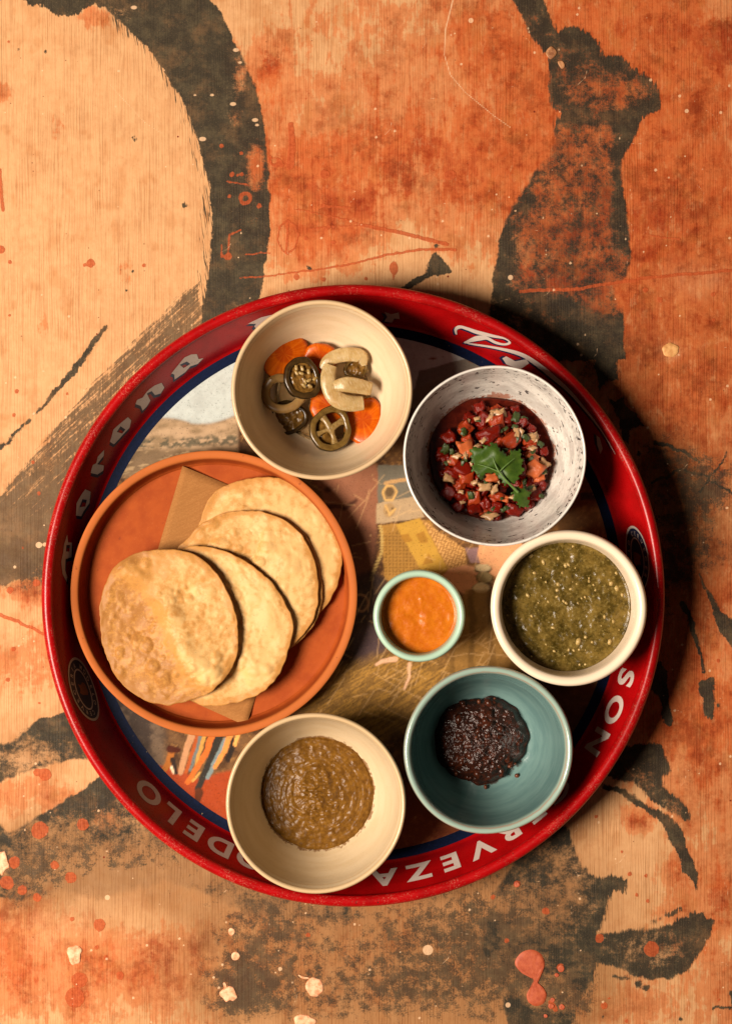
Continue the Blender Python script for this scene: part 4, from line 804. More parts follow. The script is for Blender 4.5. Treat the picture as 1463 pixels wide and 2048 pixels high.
tostada(t4, PF + .0016, R(1.2), az, 2, .25, .75, 'pale tostada farthest back in the fan, under all the others')
tostada(t3b, PF + .0037, R(2.2), az, 5, .3, .8, 'mostly hidden tostada showing only a thin edge beneath the cracked one')
tostada(t3, PF + .0062, R(2.8), az, 3, .35, 1.0, 'tostada with a cracked upper edge, third from the front of the fan')
tostada(t2, PF + .0090, R(3.6), az, 6, .22, .9, 'smooth pale tostada directly behind the browned front one', .35)
tostada(t1, PF + .0128, R(4.2), az, 9, .95, 1.15, 'browned bubbly tostada at the very front, on top of the fan', 1.0)

# ================================================================== SAUCES
def surf(name, Rm, hf, mat, loc, nr=70, nt=180, outl=None, drop=.004, parent=None, **kw):
    th = np.linspace(0, 2 * np.pi, nt, endpoint=False); s_ = np.linspace(.004, 1, nr)
    ro = Rm * (outl(th) if outl else np.ones(nt)); RR = np.outer(s_, ro); X = RR * np.cos(th); Y = RR * np.sin(th)
    H = hf(X / S, Y / S, s_[:, None] + 0 * X, th[None, :] + 0 * X)
    G = np.concatenate([np.stack([X, Y, H], -1), np.stack([X[-1] * .9, Y[-1] * .9, H[-1] - drop], -1)[None]], 0); n_ = len(G); F = []
    for i in range(n_ - 1):
        for j in range(nt): a2 = i * nt + j; b2 = i * nt + (j + 1) % nt; F.append((a2, a2 + nt, b2 + nt, b2))
    F.append(tuple(range(nt)))
    return obj(name, mesh(name, G.reshape(-1, 3), F), mat, parent, loc=loc, **kw)
def bowl_r(prof, r_px, h, z_):                                   # inner radius of a bowl at height z_
    pts = scale_prof(prof, r_px, h); q = pts[int(np.argmax([p[1] for p in pts])):]
    return float(np.interp(-z_, [-p[1] for p in q], [p[0] for p in q]))
def at_bowl(b, z_): return Vector((b.location.x, b.location.y, b.location.z + z_))
# mole
m = Mat('mole_paste'); v = m.px(); n1 = m.noise(v, .10, 5, .7); n2 = m.noise(v, .35, 4, .7)
c = m.mix(m.mr(n1, .35, .68), (.100, .041, .004, 1), (.185, .084, .010, 1)); c = m.mix(m.ma('MULTIPLY', m.mr(n2, .6, .74), .5), c, (.30, .15, .05, 1)); c = m.mix(m.ma('MULTIPLY', m.mr(n2, .4, .28), .6), c, (.07, .025, .006, 1))
mole_m = m.set(base=c, rough=m.mr(n2, .3, .7, .30, .42), spec=.24, normal=m.bump(n2, .10, .0004))
zm = .0125; rm_ = bowl_r(cone, 181, .050, zm)
def hm(x, y, s_, th):
    rp = np.hypot(x, y); ph = rp / 5.2 - th * 1.0 + 3.0 * fbm(x / 40, y / 40, 2, 4)
    L = 0
    for k_ in range(-4, 5):
        a_ = k_ * .040 + .10 * np.sin(x / 21) * .5; L = L + fbm((x * np.cos(a_) - y * np.sin(a_)) / 7.0 + 40, (x * np.sin(a_) + y * np.cos(a_)) / 7.0 + 40, 4, 4, .62)
    L = L / 9 - .5
    g = .0025 * L * sst(.10, .45, s_) + .0010 * (fbm(x / 9, y / 9, 3, 11) - .5) + .0026 * (1 - s_ ** 2); ctr = sst(.60, .1, s_)
    g = g + ctr * .0078 * (fbm(x / 24 + 3, y / 16, 3, 7, .5) - .42)
    g = g + .0012 * np.exp(-((np.hypot(x + 4, y - 28) - 24) / 6) ** 2) * (y > 20) + .00028 * (fbm(x / 5, y / 5, 3, 9) - .5)
    return g - .0008 * sst(.93, 1, s_)
surf('mole_sauce', rm_ * 1.005, hm, mole_m, at_bowl(b5, zm), 100, 260, lambda th: 1 + .006 * np.sin(4 * th) + .006 * np.sin(9 * th) + .005 * np.sin(17 * th + 1) + .004 * np.sin(31 * th), label='swirled brown mole paste in the sand-coloured bowl', cat='sauce')
# dark chunky chilli
m = Mat('dark_chilli'); v = m.px(); n1 = m.noise(v, .07, 5, .7); n2 = m.noise(v, .35, 4, .7)
c = m.mix(m.mr(n1, .45, .72), (.020, .005, .0025, 1), (.065, .014, .005, 1)); c = m.mix(m.ma('MULTIPLY', m.mr(n2, .58, .75), .7), c, (.075, .017, .006, 1))
dk_m = m.set(base=c, rough=m.mr(n2, .3, .7, .16, .34), spec=.42, normal=m.bump(n2, .35, .0007))
zd = .010; rd = 91 * S * .985
def hd(x, y, s_, th):
    return (.0085 * (1 - s_ ** 2.6) + .0040 * (fbm(x / 20, y / 20, 4, 3, .6) - .45) + .0022 * (fbm(x / 7, y / 7, 3, 8, .6) - .5)) * sst(1.02, .86, s_) - .001 * sst(.9, 1, s_)
dks = surf('chilli_salsa', rd, hd, dk_m, at_bowl(b4, zd) + Vector((-.0022, .0012, 0)), 90, 220, lambda th: 1 + .05 * np.sin(2 * th + 1.2) + .03 * np.sin(3 * th) + .03 * np.sin(5 * th + 2) + .02 * np.sin(11 * th) + .012 * np.sin(19 * th + 1), drop=.006, label='lumpy near-black chilli salsa heaped in the teal bowl', cat='sauce')
rn = random.Random(11)
def bit_mesh(name, n=1, seed=0, sx=1, sy=1, sz=.7, rough=.28):
    bm = bmesh.new(); bmesh.ops.create_icosphere(bm, subdivisions=2, radius=1)
    for v_ in bm.verts:
        f_ = 1 + rough * mnoise.noise(v_.co * 1.4 + Vector((seed * 7.1, 0, 0))); v_.co = Vector((v_.co.x * sx, v_.co.y * sy, v_.co.z * sz)) * f_
    me = bpy.data.meshes.new(name); bm.to_mesh(me); bm.free(); me.shade_smooth(); return me
def scatter_stuff(name, mat, parent, items, seed=0):
    """items: (x, y, z, r, sx, rot) in the parent's space -> one joined mesh"""
    V = []; F = []; bm = bmesh.new(); bmesh.ops.create_icosphere(bm, subdivisions=1, radius=1); bv = [v_.co.copy() for v_ in bm.verts]; bf = [[v_.index for v_ in f_.verts] for f_ in bm.faces]; bm.free()
    for x, y, z_, r_, sx, ro in items:
        b0 = len(V); c_, s_ = math.cos(ro), math.sin(ro)
        for p in bv:
            a, b = p.x * r_ * sx, p.y * r_; V.append((x + a * c_ - b * s_, y + a * s_ + b * c_, z_ + p.z * r_ * .42))
        F += [tuple(b0 + i for i in f_) for f_ in bf]
    return obj(name, mesh(name, V, F), mat, parent, kind='stuff')
def simple(name, c1, c2, rough=.4, sc=.2, sss=0.0, bump=.2, spec=.45):
    m = Mat(name); v = m.px(); n_ = m.noise(v, sc, 4, .65)
    return m.set(base=m.mix(m.mr(n_, .35, .68), c1, c2), rough=rough, spec=spec, normal=m.bump(n_, bump, .0004), sss=sss, sssr=(.003, .0015, .0008))
seedo = simple('chilli_seed', (.13, .032, .009, 1), (.07, .016, .005, 1), .35)
def inlocal(b, px_, py_, zz_):                                  # photo pixel at world height zz_ -> vector in space of object b (no rotation)
    p = P(px_, py_, zz_); return p - b.location
its = []
for px_, py_, r_ in ((958, 1405, 4.5), (952, 1476, 4), (972, 1472, 3.5), (948, 1487, 3.5), (1002, 1480, 4.2), (913, 1550, 4.5), (907, 1522, 3.5), (1020, 1535, 4), (1030, 1530, 3), (972, 1578, 4), (1035, 1555, 5), (990, 1400, 3), (1028, 1445, 3), (930, 1500, 3), (985, 1440, 3)):
    p = inlocal(dks, px_, py_, dks.location.z + .008); rr_ = math.hypot(p.x, p.y) / rd
    its.append((p.x, p.y, .0085 * (1 - min(rr_, 1) ** 2.6) + .0002, r_ * S, rn.uniform(1, 1.5), rn.uniform(0, 3)))
scatter_stuff('chilli_seeds', seedo, dks, its)
dkb = simple('chilli_bits', (.060, .013, .005, 1), (.018, .005, .002, 1), .25, .3, 0, .2, .3)
its = []
for i in range(70):
    a = rn.uniform(0, 6.28); q = math.sqrt(rn.random()) * .88; its.append((q * rd * math.cos(a), q * rd * math.sin(a), .0085 * (1 - q ** 2.6) + rn.uniform(-.0016, .0003), rn.uniform(3.5, 9) * S, rn.uniform(1, 1.9), rn.uniform(0, 3)))
scatter_stuff('chilli_flakes', dkb, dks, its)
# orange salsa
m = Mat('orange_salsa'); v = m.px(); n1 = m.noise(v, .05, 4, .6); n2 = m.noise(v, .3, 4, .7)
c = m.mix(m.mr(n1, .35, .7), (.42, .095, .003, 1), (.50, .135, .006, 1)); c = m.mix(m.ma('MULTIPLY', m.mr(n2, .58, .75), .4), c, (.60, .25, .04, 1)); c = m.mix(m.ma('MULTIPLY', m.mr(n2, .4, .28), .4), c, (.26, .045, .004, 1))
os_m = m.set(base=c, rough=m.mr(n2, .3, .7, .22, .4), spec=.25, normal=m.bump(n2, .12, .0004), sss=.0, sssr=(.004, .0015, .0005))
zo = .0262; ro_ = bowl_r(ram, 92.5, .036, zo)
def ho(x, y, s_, th):
    return .0006 * (fbm(x / 16, y / 16, 2, 2) - .5) * sst(1, .8, s_) + .0004 * np.exp(-((x - 12) ** 2 + (y + 12) ** 2) / 160) - .0004 * np.exp(-((x + 2) ** 2 + (y + 4) ** 2) / 120) + .00035 * np.exp(-((x - 4) ** 2 + (y - 32) ** 2) / 14) + 0.00015 * (fbm(x / 5, y / 5, 2, 6) - .5) + .0006 * sst(.93, 1, s_)
surf('orange_salsa', ro_ * 1.004, ho, os_m, at_bowl(b6, zo), 60, 150, label='smooth bright orange salsa filling the small mint ramekin', cat='sauce')
# green salsa
m = Mat('green_salsa'); v = m.px(); n1 = m.noise(v, .028, 6, .7); n2 = m.noise(v, .16, 5, .7); n3 = m.noise(v, .45, 3, .6)
c = m.mix(m.mr(n1, .36, .66), (.046, .030, .004, 1), (.165, .105, .022, 1)); c = m.mix(m.mr(n2, .52, .72, 0, .7), c, (.28, .205, .06, 1)); c = m.mix(m.mr(n2, .44, .30, 0, .85), c, (.026, .022, .005, 1)); c = m.mix(m.ma('MULTIPLY', m.mr(n3, .66, .74), .5), c, (.42, .34, .15, 1))
gs_m = m.set(base=c, rough=m.mr(n3, .3, .7, .12, .30), spec=.25, normal=m.bump(m.ma('ADD', n2, m.ma('MULTIPLY', n3, .5)), .24, .0006))
zg = .035; rg_ = bowl_r(pail, 156.5, .050, zg)
def hg(x, y, s_, th): return .0018 * (fbm(x / 18, y / 18, 3, 5, .5) - .5) * sst(1, .85, s_) + .0004 * (fbm(x / 5, y / 5, 2, 2) - .5) + .0005 * sst(.95, 1, s_)
gs = surf('green_salsa', rg_ * 1.004, hg, gs_m, at_bowl(b3, zg), 80, 200, label='seedy olive green salsa filling the white bowl', cat='sauce')
seedp = simple('tomatillo_seed', (.46, .32, .12, 1), (.34, .23, .07, 1), .3, .5, .1)
its = []
z3 = lambda L: [(960 + a / 3.85, 1040 + b / 3.85, r_) for a, b, r_ in L]
for px_, py_, r_ in z3([(740, 500, 4), (1005, 487, 4.2), (1048, 527, 5), (660, 640, 4), (640, 625, 3.5), (592, 540, 4), (598, 495, 4.5), (625, 403, 3.4), (655, 350, 4), (678, 345, 3.5), (830, 465, 4.2), (995, 938, 4), (1015, 772, 4), (755, 935, 5), (810, 902, 3.4), (745, 880, 3), (710, 208, 4), (390, 270, 4), (600, 297, 3), (485, 325, 4), (415, 407, 3), (522, 630, 3.4), (695, 530, 4), (707, 480, 3), (955, 745, 3.4), (932, 664, 3), (365, 580, 3), (395, 740, 3.4), (590, 590, 3.4), (762, 1112, 3.4), (808, 1112, 3.4), (1090, 577, 3.4), (825, 305, 3.4), (748, 640, 3), (860, 940, 3.4), (870, 500, 3), (1045, 410, 3), (560, 830, 4), (680, 1000, 3), (200, 535, 3)]):
    p = inlocal(gs, px_, py_, gs.location.z); its.append((p.x, p.y, -.0002, r_ * S * rn.uniform(.8, 1.35), rn.uniform(1.0, 1.7), rn.uniform(0, 3)))
for i in range(32):
    a = rn.uniform(0, 6.28); q = math.sqrt(rn.random()) * .95; its.append((q * rg_ * math.cos(a), q * rg_ * math.sin(a), -.0001, rn.uniform(1.2, 3) * S, rn.uniform(1, 1.5), rn.uniform(0, 3)))
scatter_stuff('salsa_seeds', seedp, gs, its)
# ================================================================== PICO DE GALLO
pz = .0175; rp_ = bowl_r(deep, 183.5, .052, pz)
pico = thing('tomato_salsa', 'chopped tomato, onion and herb salsa in the speckled bowl', 'salsa', at_bowl(b2, 0))
m = Mat('tomato_juice'); v = m.px(); n1 = m.noise(v, .06, 4, .6)
juice = m.set(base=m.mix(m.mr(n1, .35, .7), (.045, .004, .002, 1), (.09, .010, .004, 1)), rough=.10, spec=.5, normal=m.bump(n1, .2, .0006))
surf('tomato_juice', rp_ * 1.0, lambda x, y, s_, th: .0012 * (fbm(x / 14, y / 14, 3, 3) - .5) * sst(1, .9, s_) + 0 * x, juice, (0, 0, pz), 40, 110, lambda th: 1 + .02 * np.sin(3 * th) + .015 * np.sin(7 * th + 1), parent=pico)
def tomato_m(name, a, b, c3):
    m = Mat(name); v = m.px(); n1 = m.noise(v, .10, 4, .6); n2 = m.noise(v, .3, 4, .7)
    c = m.mix(m.mr(n1, .35, .65), a, b); c = m.mix(m.ma('MULTIPLY', m.mr(n2, .55, .72), .6), c, c3)
    return m.set(base=c, rough=m.mr(n2, .3, .7, .12, .22), spec=.26, normal=m.bump(n2, .3, .0006), sss=.0, sssr=(.004, .0012, .0006))
tm = [tomato_m('tomato_red', (.17, .007, .002, 1), (.09, .003, .001, 1), (.28, .028, .006, 1)), tomato_m('tomato_flesh', (.33, .042, .008, 1), (.20, .013, .003, 1), (.50, .15, .045, 1)), tomato_m('tomato_pale', (.46, .12, .035, 1), (.38, .065, .018, 1), (.54, .23, .10, 1))]
onm = simple('raw_onion', (.42, .26, .13, 1), (.34, .17, .07, 1), .25, .15, .3)
herb = simple('chopped_herb', (.040, .060, .008, 1), (.016, .026, .004, 1), .4, .2)
def chunk_mesh(name, seed, sx, sy, sz, cuts=3, rough=.22):
    bm = bmesh.new(); bmesh.ops.create_cube(bm, size=2); bmesh.ops.subdivide_edges(bm, edges=bm.edges[:], cuts=cuts, use_grid_fill=True)
    for v_ in bm.verts:
        q = v_.co.copy(); n_ = q.normalized() * 1.25; q = q.lerp(n_, .42)
        q = q * (1 + rough * mnoise.noise(q * 1.1 + Vector((seed * 5.3, seed, 0))) + rough * .45 * mnoise.noise(q * 2.6 + Vector((0, seed * 3.1, 0))))
        v_.co = Vector((q.x * sx, q.y * sy, q.z * sz))
    me = bpy.data.meshes.new(name); bm.to_mesh(me); bm.free(); me.shade_smooth(); return me
cm_ = {}
for k_i in range(3):
    for s_i in range(4):
        me = chunk_mesh('tomato_chunk', k_i * 4 + s_i + 1, 1, [1, .8, .6, .9][s_i], [.8, .6, .7, .9][s_i], 5, .36); me.materials.append(tm[k_i]); cm_[k_i, s_i] = me
zp = lambda a, b: (790 + a / 3.18, 620 + b / 3.18)
def pico_z(px_, py_):                                            # height of the heap
    d = math.hypot(px_ - 985, py_ - 922) / 108; return b2.location.z + pz + .0035 + .009 * max(0, 1 - d ** 2)
def chunk(px_, py_, r_, kind, shp, rot, dz=0.0, tl=.25):
    z_ = pico_z(px_, py_) + dz; p = P(px_, py_, z_) - pico.location
    o = obj('tomato_chunk', cm_[kind, shp], None, pico, loc=p, rot=(rn.uniform(-tl, tl), rn.uniform(-tl, tl), rot)); o.scale = (r_ * S,) * 3
for a, b, r_, kd, shp, ro in ((600, 790, 30, 0, 2, .35), (645, 715, 20, 1, 0, .3), (440, 755, 18, 1, 3, .8), (730, 835, 23, 1, 1, .6), (450, 880, 21, 2, 0, .2), (460, 830, 13, 1, 0, .5), (430, 1010, 24, 0, 1, 2.9), (360, 1030, 20, 0, 2, 2.7), (455, 1060, 18, 1, 0, .1), (880, 1010, 24, 2, 3, .9), (910, 1050, 16, 2, 0, .2), (870, 935, 18, 2, 2, -.5), (610, 1070, 19, 2, 2, .2), (650, 1180, 17, 1, 2, -.5), (690, 1195, 15, 2, 2, -.4), (630, 1255, 19, 0, 1, .1), (750, 1270, 24, 0, 2, -.4), (540, 620, 14, 0, 0, .4), (560, 690, 17, 0, 3, 1), (700, 690, 16, 0, 0, .3), (800, 720, 17, 0, 1, .5), (770, 800, 14, 2, 2, 1), (870, 880, 13, 1, 0, .2), (340, 810, 17, 0, 0, .7), (320, 950, 12, 0, 0, .4), (370, 960, 13, 1, 0, 1.2), (500, 1190, 18, 1, 0, .2), (430, 1180, 19, 0, 1, .6), (340, 1160, 18, 0, 0, 1), (500, 1260, 17, 0, 3, .2), (570, 1230, 14, 0, 0, .6), (400, 1250, 16, 0, 1, .5), (880, 1170, 18, 0, 0, .2), (930, 1120, 14, 0, 1, .9), (840, 1230, 15, 0, 0, .4), (940, 900, 12, 0, 0, .2), (560, 920, 18, 0, 0, .6), (700, 950, 20, 1, 0, .2), (560, 1000, 18, 1, 3, .8), (780, 1000, 20, 0, 0, .2), (840, 830, 14, 1, 1, .2), (300, 900, 14, 0, 3, .2), (860, 760, 12, 0, 0, .9), (480, 700, 14, 0, 1, .4), (760, 640, 12, 0, 0, .2), (640, 1310, 12, 0, 0, .1)):
    chunk(*zp(a, b), r_ * .70, kd, shp, ro)
for i in range(95):
    a = rn.uniform(0, 6.28); q = math.sqrt(rn.random()) * 106
    chunk(985 + q * math.cos(a), 922 + q * math.sin(a), rn.uniform(6, 12), rn.choice((0, 0, 0, 1)), rn.randrange(4), rn.uniform(0, 3), -.0032, .6)
onme = [chunk_mesh('onion_piece', 40 + i, 1, .62, .32, 3, .95) for i in range(3)]
for q in onme: q.materials.append(onm)
for i, (a, b, r_, ro) in enumerate(((650, 655, 15, .1), (600, 690, 9, .8), (570, 1125, 13, -.1), (345, 1068, 13, -.4), (630, 1142, 10, 1.1), (795, 782, 9, 1), (870, 800, 11, .2), (868, 880, 8, .1), (948, 975, 11, -.8), (520, 690, 7, .2), (600, 1310, 14, .1), (865, 1140, 9, .5), (505, 1095, 8, .4), (390, 930, 9, .1), (770, 780, 10, 1.4), (430, 1220, 7, .3), (745, 1190, 7, .2), (560, 830, 7, .6), (1000 - 60, 1040, 6, .4), (690, 1040, 10, .3))):
    px_, py_ = zp(a, b); p = P(px_, py_, pico_z(px_, py_) + .0032) - pico.location
    o = obj('onion_piece', onme[i % 3], None, pico, loc=p, rot=(rn.uniform(-.3, .3), rn.uniform(-.3, .3), ro)); o.scale = (r_ * S * .8,) * 3
for i in range(26):
    a = rn.uniform(0, 6.28); q = math.sqrt(rn.random()) * 98; px_, py_ = 985 + q * math.cos(a), 922 + q * math.sin(a)
    o = obj('onion_piece', onme[i % 3], None, pico, loc=P(px_, py_, pico_z(px_, py_) + .0026) - pico.location, rot=(rn.uniform(-.4, .4), rn.uniform(-.4, .4), rn.uniform(0, 3))); o.scale = (rn.uniform(3, 5.5) * S,) * 3
hme = chunk_mesh('herb_piece', 77, 1.1, .75, .14, 4, .9); hme.materials.append(herb)
for i, (a, b, r_) in enumerate(((320, 885, 12), (770, 680, 12), (820, 690, 8), (440, 770, 9), (830, 810, 9), (480, 1180, 10), (920, 850, 9), (690, 1270, 7), (650, 650, 6), (940, 1030, 9), (545, 1060, 8), (360, 900, 7), (860, 1130, 8), (760, 740, 7), (600, 1305, 9), (420, 860, 7), (930, 1180, 7))):
    px_, py_ = zp(a, b); p = P(px_, py_, pico_z(px_, py_) + .0036) - pico.location
    o = obj('herb_piece', hme, None, pico, loc=p, rot=(rn.uniform(-.4, .4), rn.uniform(-.4, .4), rn.uniform(0, 3))); o.scale = (r_ * S * .58,) * 3
for i in range(24):
    a = rn.uniform(0, 6.28); q = math.sqrt(rn.random()) * 98; px_, py_ = 985 + q * math.cos(a), 922 + q * math.sin(a)
    o = obj('herb_piece', hme, None, pico, loc=P(px_, py_, pico_z(px_, py_) + .003) - pico.location, rot=(rn.uniform(-.5, .5), rn.uniform(-.5, .5), rn.uniform(0, 3))); o.scale = (rn.uniform(2.5, 4.5) * S,) * 3
# cilantro leaf
m = Mat('cilantro_leaf'); v = m.px(); n1 = m.noise(v, .05, 4, .6); n2 = m.noise(v, .25, 3, .6)
leafm = m.set(base=m.mix(m.mr(n1, .35, .7), (.028, .062, .006, 1), (.055, .098, .010, 1)), rough=.42, spec=.2, normal=m.bump(n2, .3, .0005), sss=.1, sssr=(.001, .002, .0005))
veinm = simple('leaf_vein', (.10, .18, .035, 1), (.08, .15, .03, 1), .5)
lf = thing('cilantro_sprig', 'green cilantro leaf with lobed edges lying on the tomato salsa', 'herb leaf', P(985, 935, b2.location.z + pz + .0205))
def leaf(pts, name):
    O = []; n = len(pts)
    for i in range(n):                                          # toothed outline
        a = np.array(pts[i]); b = np.array(pts[(i + 1) % n]); d = b - a; nn_ = np.array((d[1], -d[0])); nn_ = nn_ / (np.hypot(*nn_) + 1e-6)
        O += [a, a + d * .45 - nn_ * rn.uniform(2, 8), a + d * .62 + nn_ * rn.uniform(4, 11)]
    flat, tr = tess([[zp(*p) for p in O]]); flat, tr = refine([tuple(p) for p in flat], [tuple(t) for t in tr], lambda a, b: math.hypot(a[0] - b[0], a[1] - b[1]), 4.5)
    bm = bmesh.new(); vs = [bm.verts.new((p[0], -p[1], 0)) for p in flat]
    for t in tr:
        try: bm.faces.new([vs[i] for i in t])
        except ValueError: pass
    bmesh.ops.recalc_face_normals(bm, faces=bm.faces[:])
    if sum(f_.normal.z for f_ in bm.faces) < 0: bmesh.ops.reverse_faces(bm, faces=bm.faces[:])
    for v_ in bm.verts:
        px_, py_ = v_.co.x, -v_.co.y; zz_ = lf.location.z + .0012 * math.sin((px_ - 950) / 19) * math.cos((py_ - 900) / 21) + .0022 * mnoise.noise(Vector((px_ / 26, py_ / 26, 0))) - .0045 * (math.hypot(px_ - 985, py_ - 930) / 80) ** 2
        v_.co = P(px_, py_, zz_) - lf.location
    me = bpy.data.meshes.new(name); bm.to_mesh(me); bm.free(); me.shade_smooth()
    o = obj(name, me, leafm, lf); s_ = o.modifiers.new('thick', 'SOLIDIFY'); s_.thickness = .0004; return o
leaf([(715, 1105), (690, 1118), (680, 1085), (650, 1062), (636, 1040), (600, 1035), (545, 1055), (510, 1035), (480, 1020), (500, 985), (480, 960), (490, 930), (470, 885), (510, 868), (555, 885), (560, 855), (595, 870), (615, 840), (650, 855), (665, 895), (690, 900), (705, 925), (725, 930), (735, 885), (765, 895), (800, 890), (795, 930), (815, 960), (800, 985), (822, 1020), (790, 1045), (780, 1080), (750, 1110)], 'leaflet')
leaf([(735, 1160), (765, 1145), (762, 1120), (790, 1130), (830, 1140), (868, 1165), (840, 1190), (852, 1225), (840, 1258), (805, 1250), (785, 1257), (780, 1225), (745, 1205), (755, 1180)], 'leaflet')
def tube(name, pts, rads, mat, parent=None, seg=10, flat=1.0, **kw):
    Q = spline(pts, 8); rq = spline([(r_,) if np.isscalar(r_) else r_ for r_ in rads], 8); V = []; F = []; n = len(Q)
    for i, q in enumerate(Q):
        t = Vector(Q[min(i + 1, n - 1)] - Q[max(i - 1, 0)]).normalized(); side = t.cross(Vector((0, 0, 1))).normalized(); up = side.cross(t)
        ra = max(rq[i][0], 1e-5); rb = max(rq[i][1], 1e-5) if len(rq[i]) > 1 else ra * flat
        for j in range(seg):
            a = 2 * math.pi * j / seg; ca, sa = math.cos(a), math.sin(a); ca = math.copysign(abs(ca) ** .7, ca); sa = math.copysign(abs(sa) ** .7, sa)
            V.append(Vector(q) + side * ca * ra + up * sa * rb)
        if i:
            for j in range(seg): F.append(((i - 1) * seg + j, (i - 1) * seg + (j + 1) % seg, i * seg + (j + 1) % seg, i * seg + j))
    F.append(tuple(reversed(range(seg)))); F.append(tuple(range((n - 1) * seg, n * seg)))
    return obj(name, mesh(name, V, [f_[::-1] for f_ in F]), mat, parent, **kw)
zl = lambda a, b, dz: tuple(P(*zp(a, b), lf.location.z + dz) - lf.location)
tube('stem', [zl(780, 1160, -.0025), zl(745, 1125, -.0012), zl(705, 1085, .0004), zl(650, 1015, .0012), zl(620, 940, .0010)], [.0007, .0007, .0006, .0004, .0002], veinm, lf, 8)
tube('stem', [zl(660, 1030, .0008), zl(700, 990, .0010), zl(760, 940, .0002)], [.0004, .0003, .0001], veinm, lf, 6)
tube('stem', [zl(660, 1030, .0008), zl(590, 1000, .0008), zl(520, 980, -.0006)], [.0004, .0003, .0001], veinm, lf, 6)

# ================================================================== PICKLES
bz = b1.location.z
m = Mat('carrot'); v = m.px(); tcr = m.n('ShaderNodeVectorMath', {0: m.map(v, (1, 1, 0))}, operation='LENGTH').outputs['Value']
n1 = m.noise(v, .07, 4, .6); n2 = m.noise(v, .3, 4, .7)
c = m.mix(m.mr(n1, .35, .68), (.48, .088, .002, 1), (.40, .060, .001, 1)); c = m.mix(m.mr(m.ma('ADD', tcr, m.ma('MULTIPLY', n1, 8)), 19, 25, .75, 0), c, (.30, .030, .002, 1)); c = m.mix(m.ma('MULTIPLY', m.mr(n2, .58, .74), .3), c, (.58, .17, .015, 1))
ry_ = m.n('ShaderNodeTexNoise', {'Vector': m.n('ShaderNodeVectorMath', {0: m.map(v, (1, 1, 0))}, operation='NORMALIZE').outputs[0], 'Scale': 7.0, 'Detail': 4.0}).outputs[0]
c = m.mix(m.ma('MULTIPLY', m.mr(ry_, .5, .66), .35), c, (.60, .17, .012, 1)); c = m.mix(m.ma('MULTIPLY', m.mr(ry_, .46, .34), .35), c, (.30, .035, .001, 1))
carm = m.set(base=c, rough=.25, spec=.22, normal=m.bump(n2, .15, .0004), sss=.05, sssr=(.006, .002, .0006))
def carrot(px_, py_, rx, ry, z_, rot, tx, ty, seed, label):
    V = []; F = []; nt = 48; rings = [(.0, .0022), (.5, .0022), (.86, .0021), (.955, .0016), (1.0, .0004), (1.0, -.0008), (.95, -.0019), (.5, -.0022), (0, -.0022)]
    for s_, h in rings:
        for j in range(nt):
            a = 2 * math.pi * j / nt; q = (1 + .03 * math.sin(3 * a + seed) + .02 * math.sin(5 * a + 2 * seed) + .012 * math.sin(11 * a + seed)) * max(s_, .002)
            V.append((rx * S * q * math.cos(a), ry * S * q * math.sin(a), h + .0002 * math.sin(4 * a + seed) * s_))
    for i in range(len(rings) - 1):
        for j in range(nt): F.append((i * nt + j, (i + 1) * nt + j, (i + 1) * nt + (j + 1) % nt, i * nt + (j + 1) % nt))
    return obj('carrot_slice', mesh('carrot_slice', V, F), carm, None, label, 'carrot slice', 'pickled carrot slices', loc=P(px_, py_, z_), rot=(tx, ty, rot))
carrot(566, 707, 50, 53, bz + .0150, .3, .18, .26, 1, 'largest carrot slice, dark orange, leaning on the upper left of the cream bowl')
carrot(640, 716, 35, 30, bz + .0115, .1, .30, 0, 2, 'small carrot slice peeking out between the big carrot slice and the onion')
carrot(656, 812, 37, 38, bz + .0095, .6, 0, 0, 3, 'carrot slice half covered by the jalapeno ring with open holes')
carrot(727, 842, 38, 48, bz + .0125, -.25, -.15, -.28, 4, 'bright orange carrot slice at the lower right of the cream bowl')
def pepper_mat(name, skin_c, fa, fb):
    m = Mat(name); v = m.px(); n1 = m.noise(v, .10, 4, .65); n2 = m.noise(v, .3, 3, .6)
    c = m.mix(m.mr(n1, .35, .7), fa, fb); c = m.mix(m.mr(m.ma('ADD', m.at('rimv'), m.ma('MULTIPLY', m.ma('SUBTRACT', n2, .5), .5)), .35, .75), c, skin_c)
    return m.set(base=c, rough=.2, spec=.32, normal=m.bump(n2, .15, .0004), sss=.1, sssr=(.003, .002, .0006))
skinm = pepper_mat('pepper_skin', (.030, .017, .004, 1), (.135, .078, .018, 1), (.085, .046, .010, 1))
darkskin = pepper_mat('pepper_dark', (.012, .006, .002, 1), (.050, .026, .007, 1), (.026, .013, .004, 1))
flesh = simple('pepper_membrane', (.25, .16, .055, 1), (.15, .085, .022, 1), .25, .2, .1, .2, .3)
inner = simple('pepper_inside', (.10, .045, .008, 1), (.20, .10, .02, 1), .2, .12, 0, .2, .28)
pseed = simple('pepper_seed', (.36, .24, .085, 1), (.20, .12, .035, 1), .25, .2)
